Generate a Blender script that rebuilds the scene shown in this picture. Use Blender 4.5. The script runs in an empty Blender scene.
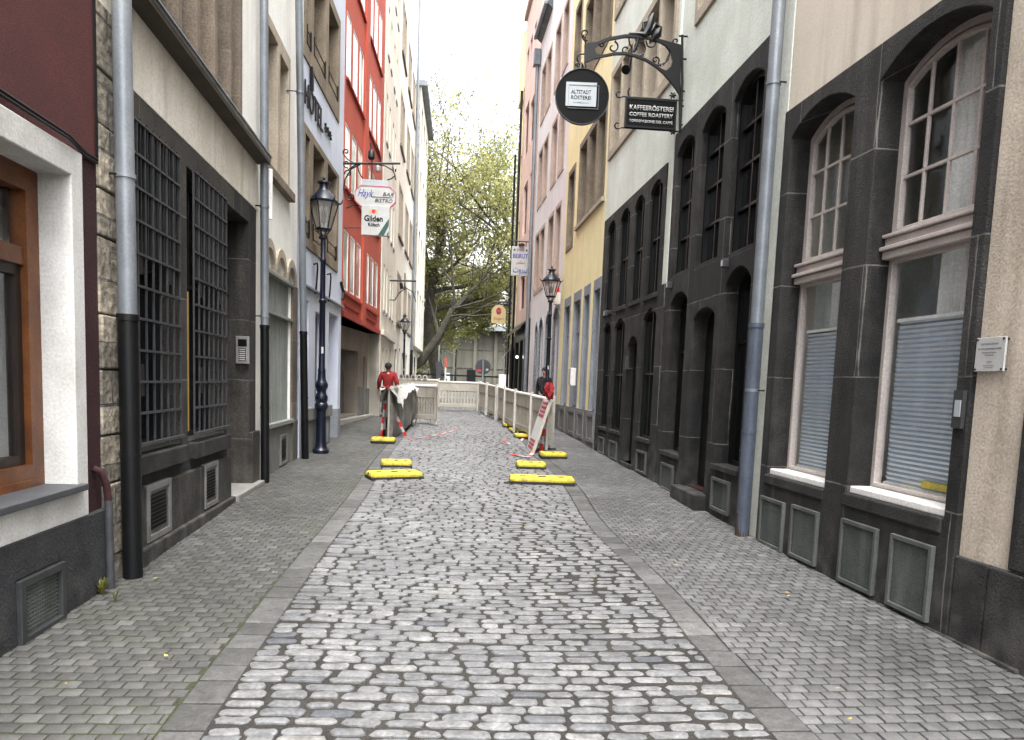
import bpy, bmesh, math, random
from mathutils import Vector, Matrix
from mathutils.geometry import tessellate_polygon
random.seed(7)
sc = bpy.context.scene
COL = sc.collection
R = math.radians

# ------------------------------------------------------------------ camera numbers
FPX, CX, CY, CAMH, SLOPE = 750.0, 512.0, 458.6, 1.6, 0.0225
def cdir(px, py): return Vector(((px-CX)/FPX, -(py-CY)/FPX, -1.0))
_Y = cdir(452, 381).normalized()
_Z = -cdir(230, 7930).normalized(); _Z = (_Z - _Y*_Z.dot(_Y)).normalized()
_X = _Y.cross(_Z)
ROT = Matrix((_X, _Y, _Z))
CAM = Vector((0, 0, CAMH))
def ray(px, py): return ROT @ cdir(px, py)
def gz(x, y):
    z = SLOPE*max(min(y, 42), -30)
    if x > 1.7: z += .03*min(x-1.7, 1.6)
    if x < -1.2: z += .015*min(-1.2-x, 1.6)
    return z
def atY(px, py, Y):
    d = ray(px, py); return CAM + d*(Y/d.y)
def atG(px, py, dz=0):
    d = ray(px, py); t = (CAMH-dz)/(SLOPE*d.y-d.z)
    p = CAM + d*t; p.z = gz(p.x, p.y)
    return p

# ------------------------------------------------------------------ materials
MATS = {}
def nd(nt, t, **k):
    n = nt.nodes.new(t)
    for a, v in k.items():
        if a in n.inputs.keys() if isinstance(a, str) else False: n.inputs[a].default_value = v
        else: setattr(n, a, v)
    return n
def rgba(c): return (c[0], c[1], c[2], 1)
def srgb(r, g, b):
    f = lambda v: ((v/255+.055)/1.055)**2.4 if v/255 > .04045 else v/255/12.92
    return (f(r), f(g), f(b))
def new_mat(name):
    m = bpy.data.materials.new(name); m.use_nodes = True
    nt = m.node_tree; b = nt.nodes['Principled BSDF']
    return m, nt, b
def mk(name, c, c2=None, scale=2.0, rough=.85, bump=.15, bscale=60, metal=0, spec=.4, streak=None, streak_amt=.35,
       grain=.12, joints=None, pits=0, fleck=None, splash=0):
    """noise-mottled surface; streak = colour of vertical run-off stains; joints = (width, height, mortar colour, mortar size)"""
    m, nt, b = new_mat(name); L = nt.links.new
    tc = nd(nt, 'ShaderNodeTexCoord'); geo = nd(nt, 'ShaderNodeNewGeometry')
    P = geo.outputs['Position']
    n1 = nd(nt, 'ShaderNodeTexNoise'); n1.inputs['Scale'].default_value = scale; n1.inputs['Detail'].default_value = 6; n1.inputs['Roughness'].default_value = .62
    L(P, n1.inputs['Vector'])
    rmp = nd(nt, 'ShaderNodeValToRGB'); rmp.color_ramp.elements[0].position = .34; rmp.color_ramp.elements[1].position = .68
    c2 = c2 or tuple(v*.78 for v in c)
    rmp.color_ramp.elements[0].color = rgba(c2); rmp.color_ramp.elements[1].color = rgba(c)
    L(n1.outputs['Fac'], rmp.inputs['Fac']); out = rmp.outputs['Color']
    if streak is not None:
        mp = nd(nt, 'ShaderNodeMapping'); mp.inputs['Scale'].default_value = (5, 5, .45); L(P, mp.inputs['Vector'])
        n2 = nd(nt, 'ShaderNodeTexNoise'); n2.inputs['Scale'].default_value = 1.3; n2.inputs['Detail'].default_value = 5; L(mp.outputs[0], n2.inputs['Vector'])
        r2 = nd(nt, 'ShaderNodeValToRGB'); r2.color_ramp.elements[0].position = .5; r2.color_ramp.elements[1].position = .78
        r2.color_ramp.elements[0].color = (0, 0, 0, 1); r2.color_ramp.elements[1].color = (streak_amt,)*3+(1,)
        L(n2.outputs['Fac'], r2.inputs['Fac'])
        mx = nd(nt, 'ShaderNodeMixRGB'); mx.inputs['Color2'].default_value = rgba(streak); L(r2.outputs[0], mx.inputs['Fac']); L(out, mx.inputs['Color1']); out = mx.outputs[0]
    nf = nd(nt, 'ShaderNodeTexNoise'); nf.inputs['Scale'].default_value = bscale; nf.inputs['Detail'].default_value = 5; L(P, nf.inputs['Vector'])
    if grain:
        mr = nd(nt, 'ShaderNodeMapRange'); mr.inputs['From Min'].default_value = .3; mr.inputs['From Max'].default_value = .7
        mr.inputs['To Min'].default_value = 1-grain*1.6; mr.inputs['To Max'].default_value = 1+grain
        L(nf.outputs['Fac'], mr.inputs['Value'])
        mx = nd(nt, 'ShaderNodeMixRGB', blend_type='MULTIPLY'); mx.inputs['Fac'].default_value = 1; L(out, mx.inputs['Color1']); L(mr.outputs[0], mx.inputs['Color2']); out = mx.outputs[0]
    hgt = nf.outputs['Fac']
    if pits:
        v = nd(nt, 'ShaderNodeTexVoronoi'); v.inputs['Scale'].default_value = pits; L(P, v.inputs['Vector'])
        r4 = nd(nt, 'ShaderNodeValToRGB'); r4.color_ramp.elements[0].position = .06; r4.color_ramp.elements[1].position = .16
        r4.color_ramp.elements[0].color = (.35, .35, .35, 1); r4.color_ramp.elements[1].color = (1, 1, 1, 1); L(v.outputs['Distance'], r4.inputs['Fac'])
        mx = nd(nt, 'ShaderNodeMixRGB', blend_type='MULTIPLY'); mx.inputs['Fac'].default_value = .8; L(out, mx.inputs['Color1']); L(r4.outputs[0], mx.inputs['Color2']); out = mx.outputs[0]
        ad = nd(nt, 'ShaderNodeMath', operation='MULTIPLY'); L(r4.outputs[0], ad.inputs[0]); L(hgt, ad.inputs[1]); hgt = ad.outputs[0]
    if joints:
        w, h, mc, ms = joints
        sp = nd(nt, 'ShaderNodeSeparateXYZ'); L(tc.outputs['Object'], sp.inputs[0])
        cb = nd(nt, 'ShaderNodeCombineXYZ'); ad = nd(nt, 'ShaderNodeMath', operation='SUBTRACT'); L(sp.outputs[0], ad.inputs[0]); L(sp.outputs[1], ad.inputs[1])
        L(ad.outputs[0], cb.inputs[0]); L(sp.outputs[2], cb.inputs[1])
        # wobble so that the joints are not ruled
        nw = nd(nt, 'ShaderNodeTexNoise'); nw.inputs['Scale'].default_value = 3; L(P, nw.inputs['Vector'])
        va = nd(nt, 'ShaderNodeVectorMath', operation='MULTIPLY_ADD'); va.inputs[1].default_value = (.03, .03, 0); L(nw.outputs['Color'], va.inputs[0]); L(cb.outputs[0], va.inputs[2])
        bt = nd(nt, 'ShaderNodeTexBrick'); bt.offset = .43; bt.squash = 1
        bt.inputs['Scale'].default_value = 1; bt.inputs['Brick Width'].default_value = w; bt.inputs['Row Height'].default_value = h
        bt.inputs['Mortar Size'].default_value = ms; bt.inputs['Mortar Smooth'].default_value = .3; bt.inputs['Bias'].default_value = 0
        bt.inputs['Color1'].default_value = (.62, .62, .63, 1); bt.inputs['Color2'].default_value = (1.4, 1.36, 1.3, 1); bt.inputs['Mortar'].default_value = (1, 1, 1, 1)
        L(va.outputs[0], bt.inputs['Vector'])
        mx = nd(nt, 'ShaderNodeMixRGB', blend_type='MULTIPLY'); mx.inputs['Fac'].default_value = 1; L(out, mx.inputs['Color1']); L(bt.outputs['Color'], mx.inputs['Color2'])
        # mortar is patchy
        fm = nd(nt, 'ShaderNodeMath', operation='MULTIPLY'); L(bt.outputs['Fac'], fm.inputs[0])
        rp = nd(nt, 'ShaderNodeMapRange'); rp.inputs['From Min'].default_value = .38; rp.inputs['From Max'].default_value = .6; rp.inputs['To Min'].default_value = .15; L(n1.outputs['Fac'], rp.inputs['Value']); L(rp.outputs[0], fm.inputs[1])
        m2 = nd(nt, 'ShaderNodeMixRGB'); m2.inputs['Color2'].default_value = rgba(mc); L(fm.outputs[0], m2.inputs['Fac']); L(mx.outputs[0], m2.inputs['Color1']); out = m2.outputs[0]
        sb = nd(nt, 'ShaderNodeMath', operation='MULTIPLY_ADD'); sb.inputs[1].default_value = -1.2; L(bt.outputs['Fac'], sb.inputs[0]); L(hgt, sb.inputs[2]); hgt = sb.outputs[0]
    if fleck:
        fc, fs, ft = fleck   # sparse pale chips and lime spots
        v = nd(nt, 'ShaderNodeTexVoronoi'); v.inputs['Scale'].default_value = fs; L(P, v.inputs['Vector'])
        sr = nd(nt, 'ShaderNodeSeparateXYZ'); L(v.outputs['Color'], sr.inputs[0])
        g1 = nd(nt, 'ShaderNodeMath', operation='MULTIPLY'); g1.inputs[1].default_value = ft; L(sr.outputs[0], g1.inputs[0])
        g2 = nd(nt, 'ShaderNodeMath', operation='SUBTRACT'); g2.inputs[1].default_value = ft*.72; L(g1.outputs[0], g2.inputs[0])
        g3 = nd(nt, 'ShaderNodeMath', operation='LESS_THAN'); L(v.outputs['Distance'], g3.inputs[0]); L(g2.outputs[0], g3.inputs[1])
        g4 = nd(nt, 'ShaderNodeMath', operation='MULTIPLY'); L(g3.outputs[0], g4.inputs[0]); L(n1.outputs['Fac'], g4.inputs[1])
        mx = nd(nt, 'ShaderNodeMixRGB'); mx.inputs['Color2'].default_value = rgba(fc); L(g4.outputs[0], mx.inputs['Fac']); L(out, mx.inputs['Color1']); out = mx.outputs[0]
    if splash:
        # pale dried splash dirt on the lowest stretch of wall, patchy
        sz = nd(nt, 'ShaderNodeSeparateXYZ'); L(tc.outputs['Object'], sz.inputs[0])
        m1 = nd(nt, 'ShaderNodeMapRange'); m1.inputs['From Min'].default_value = .0; m1.inputs['From Max'].default_value = .75; m1.inputs['To Min'].default_value = splash; m1.inputs['To Max'].default_value = 0; L(sz.outputs[2], m1.inputs['Value'])
        ns = nd(nt, 'ShaderNodeTexNoise'); ns.inputs['Scale'].default_value = 5; ns.inputs['Detail'].default_value = 6; L(P, ns.inputs['Vector'])
        m2 = nd(nt, 'ShaderNodeMapRange'); m2.inputs['From Min'].default_value = .42; m2.inputs['From Max'].default_value = .66; L(ns.outputs['Fac'], m2.inputs['Value'])
        m3 = nd(nt, 'ShaderNodeMath', operation='MULTIPLY'); L(m1.outputs[0], m3.inputs[0]); L(m2.outputs[0], m3.inputs[1])
        mx = nd(nt, 'ShaderNodeMixRGB'); mx.inputs['Color2'].default_value = (.1, .095, .085, 1); L(m3.outputs[0], mx.inputs['Fac']); L(out, mx.inputs['Color1']); out = mx.outputs[0]
    L(out, b.inputs['Base Color'])
    b.inputs['Roughness'].default_value = rough; b.inputs['Metallic'].default_value = metal
    b.inputs['Specular IOR Level'].default_value = spec
    if bump:
        bp = nd(nt, 'ShaderNodeBump'); bp.inputs['Strength'].default_value = bump; bp.inputs['Distance'].default_value = .02
        L(hgt, bp.inputs['Height']); L(bp.outputs[0], b.inputs['Normal'])
    MATS[name] = m
    return m
def mk_plain(name, c, rough=.5, metal=0, spec=.5, emit=None):
    return mk(name, c, tuple(v*.86 for v in c), scale=6, rough=rough, bump=.05, bscale=90, metal=metal, spec=spec, grain=.06)
def mk_attr(name, ramp, rough=.8, bump=.3, bscale=80, moss=None, spec=.4, grain=.2, big=.25, gum=False):
    m, nt, b = new_mat(name); L = nt.links.new
    at = nd(nt, 'ShaderNodeAttribute'); at.attribute_name = 'rnd'
    rm = nd(nt, 'ShaderNodeValToRGB')
    els = rm.color_ramp.elements
    while len(els) < len(ramp): els.new(.5)
    for e, (p, c) in zip(els, ramp): e.position = p; e.color = rgba(c)
    L(at.outputs['Fac'], rm.inputs['Fac']); out = rm.outputs[0]
    geo = nd(nt, 'ShaderNodeNewGeometry')
    for s, a in ((bscale, grain), (.9, big), (14, grain)):
        n = nd(nt, 'ShaderNodeTexNoise'); n.inputs['Scale'].default_value = s; n.inputs['Detail'].default_value = 5; L(geo.outputs['Position'], n.inputs['Vector'])
        if s == bscale: hn = n
        mr = nd(nt, 'ShaderNodeMapRange'); mr.inputs['From Min'].default_value = .3; mr.inputs['From Max'].default_value = .7; mr.inputs['To Min'].default_value = 1-a; mr.inputs['To Max'].default_value = 1+a
        L(n.outputs['Fac'], mr.inputs['Value'])
        mx = nd(nt, 'ShaderNodeMixRGB', blend_type='MULTIPLY'); mx.inputs['Fac'].default_value = 1; L(out, mx.inputs['Color1']); L(mr.outputs[0], mx.inputs['Color2']); out = mx.outputs[0]
    if moss:
        n = nd(nt, 'ShaderNodeTexNoise'); n.inputs['Scale'].default_value = 1.4; n.inputs['Detail'].default_value = 7; n.inputs['Roughness'].default_value = .7; L(geo.outputs['Position'], n.inputs['Vector'])
        r2 = nd(nt, 'ShaderNodeValToRGB'); r2.color_ramp.elements[0].position = .52; r2.color_ramp.elements[1].position = .72
        r2.color_ramp.elements[0].color = (0, 0, 0, 1); r2.color_ramp.elements[1].color = (moss[3],)*3+(1,)
        L(n.outputs['Fac'], r2.inputs['Fac'])
        mx = nd(nt, 'ShaderNodeMixRGB'); mx.inputs['Color2'].default_value = rgba(moss); L(r2.outputs[0], mx.inputs['Fac']); L(out, mx.inputs['Color1']); out = mx.outputs[0]
    L(out, b.inputs['Base Color']); b.inputs['Roughness'].default_value = rough; b.inputs['Specular IOR Level'].default_value = spec
    if gum:
        v = nd(nt, 'ShaderNodeTexVoronoi'); v.inputs['Scale'].default_value = 5.5; L(geo.outputs['Position'], v.inputs['Vector'])
        sr = nd(nt, 'ShaderNodeSeparateXYZ'); L(v.outputs['Color'], sr.inputs[0])
        for ch, lo, rad, col in ((0, .8, .11, (.26, .255, .24)), (1, .82, .13, (.035, .034, .032))):
            g1 = nd(nt, 'ShaderNodeMapRange'); g1.inputs['From Min'].default_value = lo; g1.inputs['From Max'].default_value = 1; g1.inputs['To Min'].default_value = 0; g1.inputs['To Max'].default_value = rad; L(sr.outputs[ch], g1.inputs['Value'])
            g3 = nd(nt, 'ShaderNodeMath', operation='LESS_THAN'); L(v.outputs['Distance'], g3.inputs[0]); L(g1.outputs[0], g3.inputs[1])
            g4 = nd(nt, 'ShaderNodeMath', operation='MULTIPLY'); g4.inputs[1].default_value = .75; L(g3.outputs[0], g4.inputs[0])
            mx = nd(nt, 'ShaderNodeMixRGB'); mx.inputs['Color2'].default_value = rgba(col); L(g4.outputs[0], mx.inputs['Fac']); L(out, mx.inputs['Color1']); out = mx.outputs[0]
        L(out, b.inputs['Base Color'])
    bp = nd(nt, 'ShaderNodeBump'); bp.inputs['Strength'].default_value = bump; bp.inputs['Distance'].default_value = .01
    L(hn.outputs['Fac'], bp.inputs['Height']); L(bp.outputs[0], b.inputs['Normal'])
    MATS[name] = m; return m
def mk_glass(name, tint=(.8, .85, .85), body=(.012, .014, .015), trans=0.0, rough=.03, spec=.6, base=.05):
    m, nt, b = new_mat(name); L = nt.links.new
    if trans:
        nt.nodes.remove(b)
        out = [n for n in nt.nodes if n.type == 'OUTPUT_MATERIAL'][0]
        tr = nd(nt, 'ShaderNodeBsdfTransparent'); tr.inputs[0].default_value = rgba(tint)
        gl = nd(nt, 'ShaderNodeBsdfGlossy'); gl.inputs['Roughness'].default_value = rough; gl.inputs[0].default_value = (1, 1, 1, 1)
        fr = nd(nt, 'ShaderNodeLayerWeight'); pw = nd(nt, 'ShaderNodeMath', operation='POWER'); pw.inputs[1].default_value = 4.5; L(fr.outputs['Facing'], pw.inputs[0])
        ad = nd(nt, 'ShaderNodeMath', operation='MULTIPLY_ADD'); ad.inputs[1].default_value = .55; ad.inputs[2].default_value = base; ad.use_clamp = True
        L(pw.outputs[0], ad.inputs[0])
        mx = nd(nt, 'ShaderNodeMixShader'); L(ad.outputs[0], mx.inputs[0]); L(tr.outputs[0], mx.inputs[1]); L(gl.outputs[0], mx.inputs[2]); L(mx.outputs[0], out.inputs[0])
    else:
        geo = nd(nt, 'ShaderNodeNewGeometry'); n = nd(nt, 'ShaderNodeTexNoise'); n.inputs['Scale'].default_value = 1.1; L(geo.outputs['Position'], n.inputs['Vector'])
        r = nd(nt, 'ShaderNodeValToRGB'); r.color_ramp.elements[0].position = .4; r.color_ramp.elements[1].position = .65
        r.color_ramp.elements[0].color = rgba(tuple(v*.5 for v in body)); r.color_ramp.elements[1].color = rgba(tuple(v*1.5 for v in body)); L(n.outputs['Fac'], r.inputs['Fac']); L(r.outputs[0], b.inputs['Base Color'])
        b.inputs['Roughness'].default_value = rough; b.inputs['IOR'].default_value = 1.52; b.inputs['Specular IOR Level'].default_value = spec
        n2 = nd(nt, 'ShaderNodeTexNoise'); n2.inputs['Scale'].default_value = .8; L(geo.outputs['Position'], n2.inputs['Vector'])
        bp = nd(nt, 'ShaderNodeBump'); bp.inputs['Strength'].default_value = .05; bp.inputs['Distance'].default_value = .05; L(n2.outputs['Fac'], bp.inputs['Height']); L(bp.outputs[0], b.inputs['Normal'])
    MATS[name] = m; return m

BAS = mk('basalt_ashlar', (.031, .0302, .0288), (.0058, .0057, .006), scale=3.4, rough=.85, bump=.45, bscale=85, grain=.42, pits=24, joints=(1.15, .83, (.15, .145, .135), .0065), streak=(.07, .067, .062), streak_amt=.45, fleck=((.42, .41, .38), 13, .16), splash=.7)
BASB = mk('basalt_block', (.032, .0312, .0298), (.0064, .0063, .0066), scale=3.6, rough=.85, bump=.45, bscale=85, grain=.42, pits=24, streak=(.07, .067, .062), streak_amt=.4, fleck=((.42, .41, .38), 13, .16), splash=.6)
BASG = mk('grey_basalt', (.05, .047, .0425), (.014, .0135, .0127), scale=2.1, rough=.88, bump=.35, bscale=60, grain=.3, joints=(1.3, .7, (.14, .13, .12), .006), streak=(.1, .093, .083), streak_amt=.5, fleck=((.4, .385, .35), 13, .14), splash=.5)
RENDER_DK = mk('dark_plinth_render', (.032, .0335, .037), (.016, .017, .019), scale=3.5, rough=.9, bump=.4, bscale=60, grain=.3, streak=(.06, .06, .06), streak_amt=.4, splash=.6)
MAROON = mk('maroon_roughcast', (.1, .024, .022), (.07, .017, .017), scale=2, rough=.95, bump=.5, bscale=170, grain=.35, pits=60)
MAROON_S = mk('maroon_paint', (.04, .011, .014), (.028, .008, .01), scale=3, rough=.8, bump=.3, bscale=60, grain=.2)
WHITE_ST = mk('whitewashed_stone', (.64, .635, .62), (.48, .475, .455), scale=2.4, rough=.85, bump=.1, bscale=60, grain=.1, streak=(.3, .29, .27), streak_amt=.4)
PL_WHITE = mk('white_plaster', (.85, .84, .8), (.73, .715, .67), scale=1.4, rough=.9, bump=.25, bscale=50, grain=.08, streak=(.4, .38, .34), streak_amt=.2)
PL_CREAM = mk('stained_cream_plaster', (.8, .77, .69), (.62, .58, .5), scale=1.6, rough=.9, bump=.25, bscale=45, grain=.1, streak=(.3, .26, .2), streak_amt=.5)
PL_BLUE = mk('pale_blue_plaster', (.57, .61, .71), (.47, .51, .61), scale=1.0, rough=.9, bump=.15, bscale=50, grain=.06, streak=(.3, .32, .36), streak_amt=.25)
PL_RED = mk('red_plaster', (.44, .078, .046), (.38, .066, .039), scale=1.0, rough=.85, bump=.15, bscale=50, grain=.06, streak=(.3, .04, .03), streak_amt=.25)
PL_RED_D = mk('dark_red_trim', (.33, .035, .025), rough=.8, bump=.1)
PL_IVORY = mk('ivory_plaster', (.74, .7, .6), (.6, .56, .47), scale=.8, rough=.9, bump=.15, bscale=40, grain=.06, streak=(.35, .32, .26), streak_amt=.4)
PL_IVORY2 = mk('warm_white_plaster', (.8, .76, .68), (.68, .64, .56), scale=.8, rough=.9, bump=.15, bscale=40, grain=.06, streak=(.4, .36, .3), streak_amt=.35)
PL_BEIGE = mk('beige_plaster', (.66, .595, .505), (.57, .51, .425), scale=1.1, rough=.92, bump=.1, bscale=60, grain=.06, streak=(.24, .2, .15), streak_amt=.45)
PL_BEIGE2 = mk('weathered_beige_plaster', (.58, .51, .42), (.42, .365, .295), scale=2.2, rough=.95, bump=.15, bscale=60, grain=.14, streak=(.2, .165, .12), streak_amt=.55)
PL_GREEN = mk('pale_green_plaster', (.7, .73, .67), (.56, .58, .51), scale=1.2, rough=.9, bump=.25, bscale=40, grain=.08, streak=(.45, .43, .33), streak_amt=.25)
PL_YELLOW = mk('yellow_plaster', (.84, .75, .44), (.76, .67, .38), scale=.9, rough=.9, bump=.18, bscale=40, grain=.07, streak=(.4, .31, .13), streak_amt=.3)
PL_LILAC = mk('lilac_grey_plaster', (.72, .695, .72), (.62, .595, .62), scale=.8, rough=.9, bump=.18, bscale=40, grain=.08, streak=(.35, .31, .31), streak_amt=.3)
PL_PINK = mk('pink_plaster', (.7, .5, .45), (.62, .43, .38), scale=.8, rough=.9, bump=.15, bscale=40, grain=.06, streak=(.4, .25, .22), streak_amt=.25)
TAN = mk('tan_grey_render', (.33, .29, .25), (.24, .21, .18), scale=1.2, rough=.9, bump=.2, bscale=40, streak=(.14, .12, .1), streak_amt=.4)
SAND = mk('brown_sandstone', (.24, .195, .14), (.14, .112, .08), scale=2.4, rough=.9, bump=.3, bscale=50, grain=.2, streak=(.07, .055, .04), streak_amt=.5)
SANDD = mk('dark_sandstone', (.17, .14, .11), (.1, .082, .066), scale=2.2, rough=.9, bump=.3, bscale=50, grain=.2, streak=(.06, .05, .04), streak_amt=.4, joints=(2.4, .95, (.22, .19, .15), .005))
SANDP = mk('pinkish_stone_trim', (.42, .33, .28), (.33, .255, .21), scale=2, rough=.9, bump=.2, bscale=40)
SANDB = mk('beige_stone_trim', (.42, .36, .28), (.32, .27, .21), scale=2, rough=.9, bump=.2, bscale=40, streak=(.2, .17, .13), streak_amt=.4)
GREYTRIM = mk('grey_stone_trim', (.25, .27, .3), (.19, .205, .225), scale=1.6, rough=.85, bump=.2, bscale=40, streak=(.12, .12, .12), streak_amt=.3)
GREYPANEL = mk('grey_painted_panel', (.2, .2, .195), (.13, .13, .125), scale=1.6, rough=.8, bump=.15, bscale=40, streak=(.06, .06, .055), streak_amt=.5)
CONC = mk('board_marked_concrete', (.12, .116, .095), (.08, .078, .062), scale=.35, rough=.9, bump=.2, bscale=20, streak=(.09, .09, .07), streak_amt=.5)
CONC_L = mk('pale_stone', (.42, .41, .37), (.32, .31, .28), scale=.4, rough=.9, bump=.2, bscale=10)
ZINC = mk('weathered_zinc', (.2, .22, .245), (.15, .168, .188), scale=5, rough=.45, bump=.05, bscale=60, metal=.35, streak=(.42, .44, .45), streak_amt=.4, grain=.08)
IRON_BK = mk('black_painted_iron', (.004, .0045, .0055), (.0025, .003, .0036), scale=5, rough=.45, spec=.3, bump=.08, bscale=60, grain=.1)
IRON_NAVY = mk('navy_painted_iron', (.005, .008, .02), (.003, .005, .013), scale=4, rough=.35, bump=.06, bscale=60, grain=.1)
IRON_BLUEGREY = mk('bluegrey_painted_iron', (.07, .085, .115), (.05, .06, .08), scale=5, rough=.45, bump=.08, streak=(.09, .045, .02), streak_amt=.4)
RUST = mk('rusty_iron', (.055, .038, .03), (.035, .022, .018), scale=12, rough=.8, bump=.3)
BARS = mk('grey_painted_bars', (.05, .053, .058), (.028, .03, .034), scale=6, rough=.5, bump=.08)
BARS_DK = mk('dark_painted_bars', (.007, .0085, .011), (.0045, .0055, .0075), scale=6, rough=.5, bump=.08)
GRILLE = mk('grey_vent_metal', (.105, .115, .108), (.072, .078, .073), scale=5, rough=.5, bump=.08, metal=.2, streak=(.3, .31, .3), streak_amt=.25)
GRILLE_L = mk('pale_vent_metal', (.19, .19, .18), (.125, .125, .12), scale=5, rough=.6, bump=.08, streak=(.1, .08, .06), streak_amt=.3)
GRILLE_IN = mk('perforated_vent_sheet', (.085, .094, .088), (.06, .067, .062), scale=5, rough=.6, bump=.1, streak=(.26, .27, .26), streak_amt=.35)
GARAGE = mk('greygreen_garage_metal', (.235, .25, .235), (.17, .182, .17), scale=1.6, rough=.6, bump=.06, streak=(.09, .095, .085), streak_amt=.5)
WOOD = mk('varnished_brown_wood', (.17, .06, .016), (.085, .028, .008), scale=5, rough=.4, bump=.1, streak=(.05, .014, .006), streak_amt=.6)
WOOD_DK = mk('dark_wood', (.022, .014, .01), (.012, .008, .006), scale=5, rough=.5, bump=.1)
DOORRED = mk('dark_maroon_door', (.045, .018, .017), (.028, .011, .011), scale=3, rough=.5, bump=.05)
BLACKW = mk('black_painted_wood', (.005, .0055, .0055), (.003, .0035, .0035), scale=4, rough=.35, bump=.05)
PINKW = mk('pale_pink_paintwork', (.5, .45, .42), (.42, .37, .345), scale=4, rough=.5, bump=.05, streak=(.3, .26, .24), streak_amt=.3)
WHITEW = mk('white_paintwork', (.75, .74, .72), (.66, .65, .62), scale=4, rough=.5, bump=.04)
SLATE = mk('slate_sill', (.065, .068, .075), (.045, .047, .052), scale=3, rough=.6, bump=.1)
BROWNB = mk('brown_boards', (.075, .06, .045), (.045, .036, .027), scale=3, rough=.8, bump=.2)
INSIDE = mk('dark_room', (.055, .05, .045), rough=.9, bump=0, grain=0)
CURTAIN = mk('pale_curtain', (.8, .8, .78), (.65, .65, .63), scale=2, rough=.9, bump=.1)
BLIND = mk('bluewhite_pleated_blind', (.9, .91, .93), (.86, .88, .9), scale=3, rough=.8, bump=.02, grain=.03)
YBOARD = mk('yellow_board', (.5, .32, .08), (.38, .23, .05), scale=3, rough=.7, bump=.05)
YELLOW = mk('yellow_rubber', (.52, .42, .03), (.4, .315, .03), scale=5, rough=.7, bump=.3, bscale=30, grain=.18, streak=(.13, .11, .06), streak_amt=.6, fleck=((.07, .06, .04), 18, .16))
RUBBER = mk('black_recycled_rubber', (.02, .02, .02), (.013, .013, .013), scale=8, rough=.8, bump=.4, bscale=60)
PLASTIC = mk('dirty_white_plastic', (.42, .395, .34), (.29, .27, .225), scale=2, rough=.6, bump=.06, bscale=40, streak=(.2, .18, .14), streak_amt=.5)
PLASTIC_W = mk('white_plastic_rail', (.56, .54, .5), (.42, .4, .36), scale=3, rough=.6, bump=.05, streak=(.3, .28, .24), streak_amt=.4)
VENT_DK = mk('dark_grey_vent_metal', (.04, .042, .043), (.024, .026, .027), scale=5, rough=.55, bump=.08)
PLASTIC_D = mk('grimy_white_plastic', (.34, .315, .265), (.2, .185, .155), scale=1.6, rough=.7, bump=.08, bscale=40, streak=(.08, .075, .06), streak_amt=.7)
FILM = mk('white_plastic_film', (.5, .5, .48), (.33, .33, .32), scale=3, rough=.3, bump=.3, bscale=12)
FILM_D = mk('grimy_plastic_film', (.19, .185, .17), (.06, .058, .052), scale=1.8, rough=.35, bump=.5, bscale=9, streak=(.35, .34, .31), streak_amt=.45)
REDCL = mk('red_cloth', (.24, .01, .013), (.14, .006, .008), scale=4, rough=.85, bump=.25, bscale=25)
REDP = mk_plain('red_reflective', (.62, .03, .025), .45)
WHITEP = mk_plain('white_reflective', (.5, .49, .47), .45)
SIGNW = mk_plain('white_sign_face', (.44, .44, .43), .55, spec=.2)
SIGNBK = mk_plain('black_sign_face', (.003, .0033, .0037), .6, spec=.1)
SIGNGY = mk_plain('pale_grey_card', (.36, .39, .41), .6, spec=.2)
SIGNYL = mk_plain('straw_sign_face', (.5, .4, .2), .5)
INK = mk_plain('dark_ink', (.007, .007, .009), .6, spec=.2)
INKBL = mk_plain('blue_ink', (.045, .06, .3), .5)
INKRD = mk_plain('red_ink', (.27, .02, .04), .5)
INKPK = mk_plain('pink_edge', (.55, .1, .14), .5)
INKGR = mk_plain('dark_green_ink', (.012, .06, .045), .5)
INKGY = mk_plain('faint_grey_ink', (.16, .165, .17), .6)
STEEL = mk('brushed_steel', (.45, .43, .42), (.36, .345, .335), scale=8, rough=.35, bump=.03, metal=.6)
SIGNBACK = mk_plain('grey_sign_back', (.045, .05, .055), .5)
SKIN = mk('skin', (.5, .28, .2), (.44, .23, .16), scale=8, rough=.6, bump=.05, grain=.04)
HAIR = mk('dark_hair', (.012, .01, .009), rough=.7, bump=.3)
NAVYCL = mk('dark_cloth', (.014, .015, .02), (.01, .011, .014), scale=4, rough=.9, bump=.2)
BARK = mk('plane_bark', (.07, .063, .049), (.03, .027, .021), scale=2.5, rough=.95, bump=.5, bscale=12, grain=.25)
GLASS = mk_glass('dark_window_glass')
GLASSB = mk_glass('black_window_glass', body=(.004, .005, .006), rough=.12, spec=.25)
GLASSL = mk_glass('curtained_window_glass', body=(.3, .31, .31), rough=.05)
GLASSW = mk_glass('white_window_glass', body=(.62, .63, .63), rough=.08)  # opaque white pane colour, mottled by noise
GLASST = mk_glass('clear_window_glass', tint=(.97, .98, .98), trans=1, base=.02)
LANT = mk_glass('lantern_glass', tint=(.96, .97, .97), trans=1, rough=.45, base=.22)
SLATER = mk('slate_roof', (.09, .1, .12), (.05, .057, .07), scale=4, rough=.6, bump=.2, joints=(.3, .2, (.02, .02, .025), .02))
LEAF = mk_attr('plane_leaves', [(0, (.17, .19, .065)), (.35, (.3, .31, .12)), (.7, (.44, .42, .19)), (1, (.52, .46, .22))], rough=.7, bump=0, grain=.1, big=.15)
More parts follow.
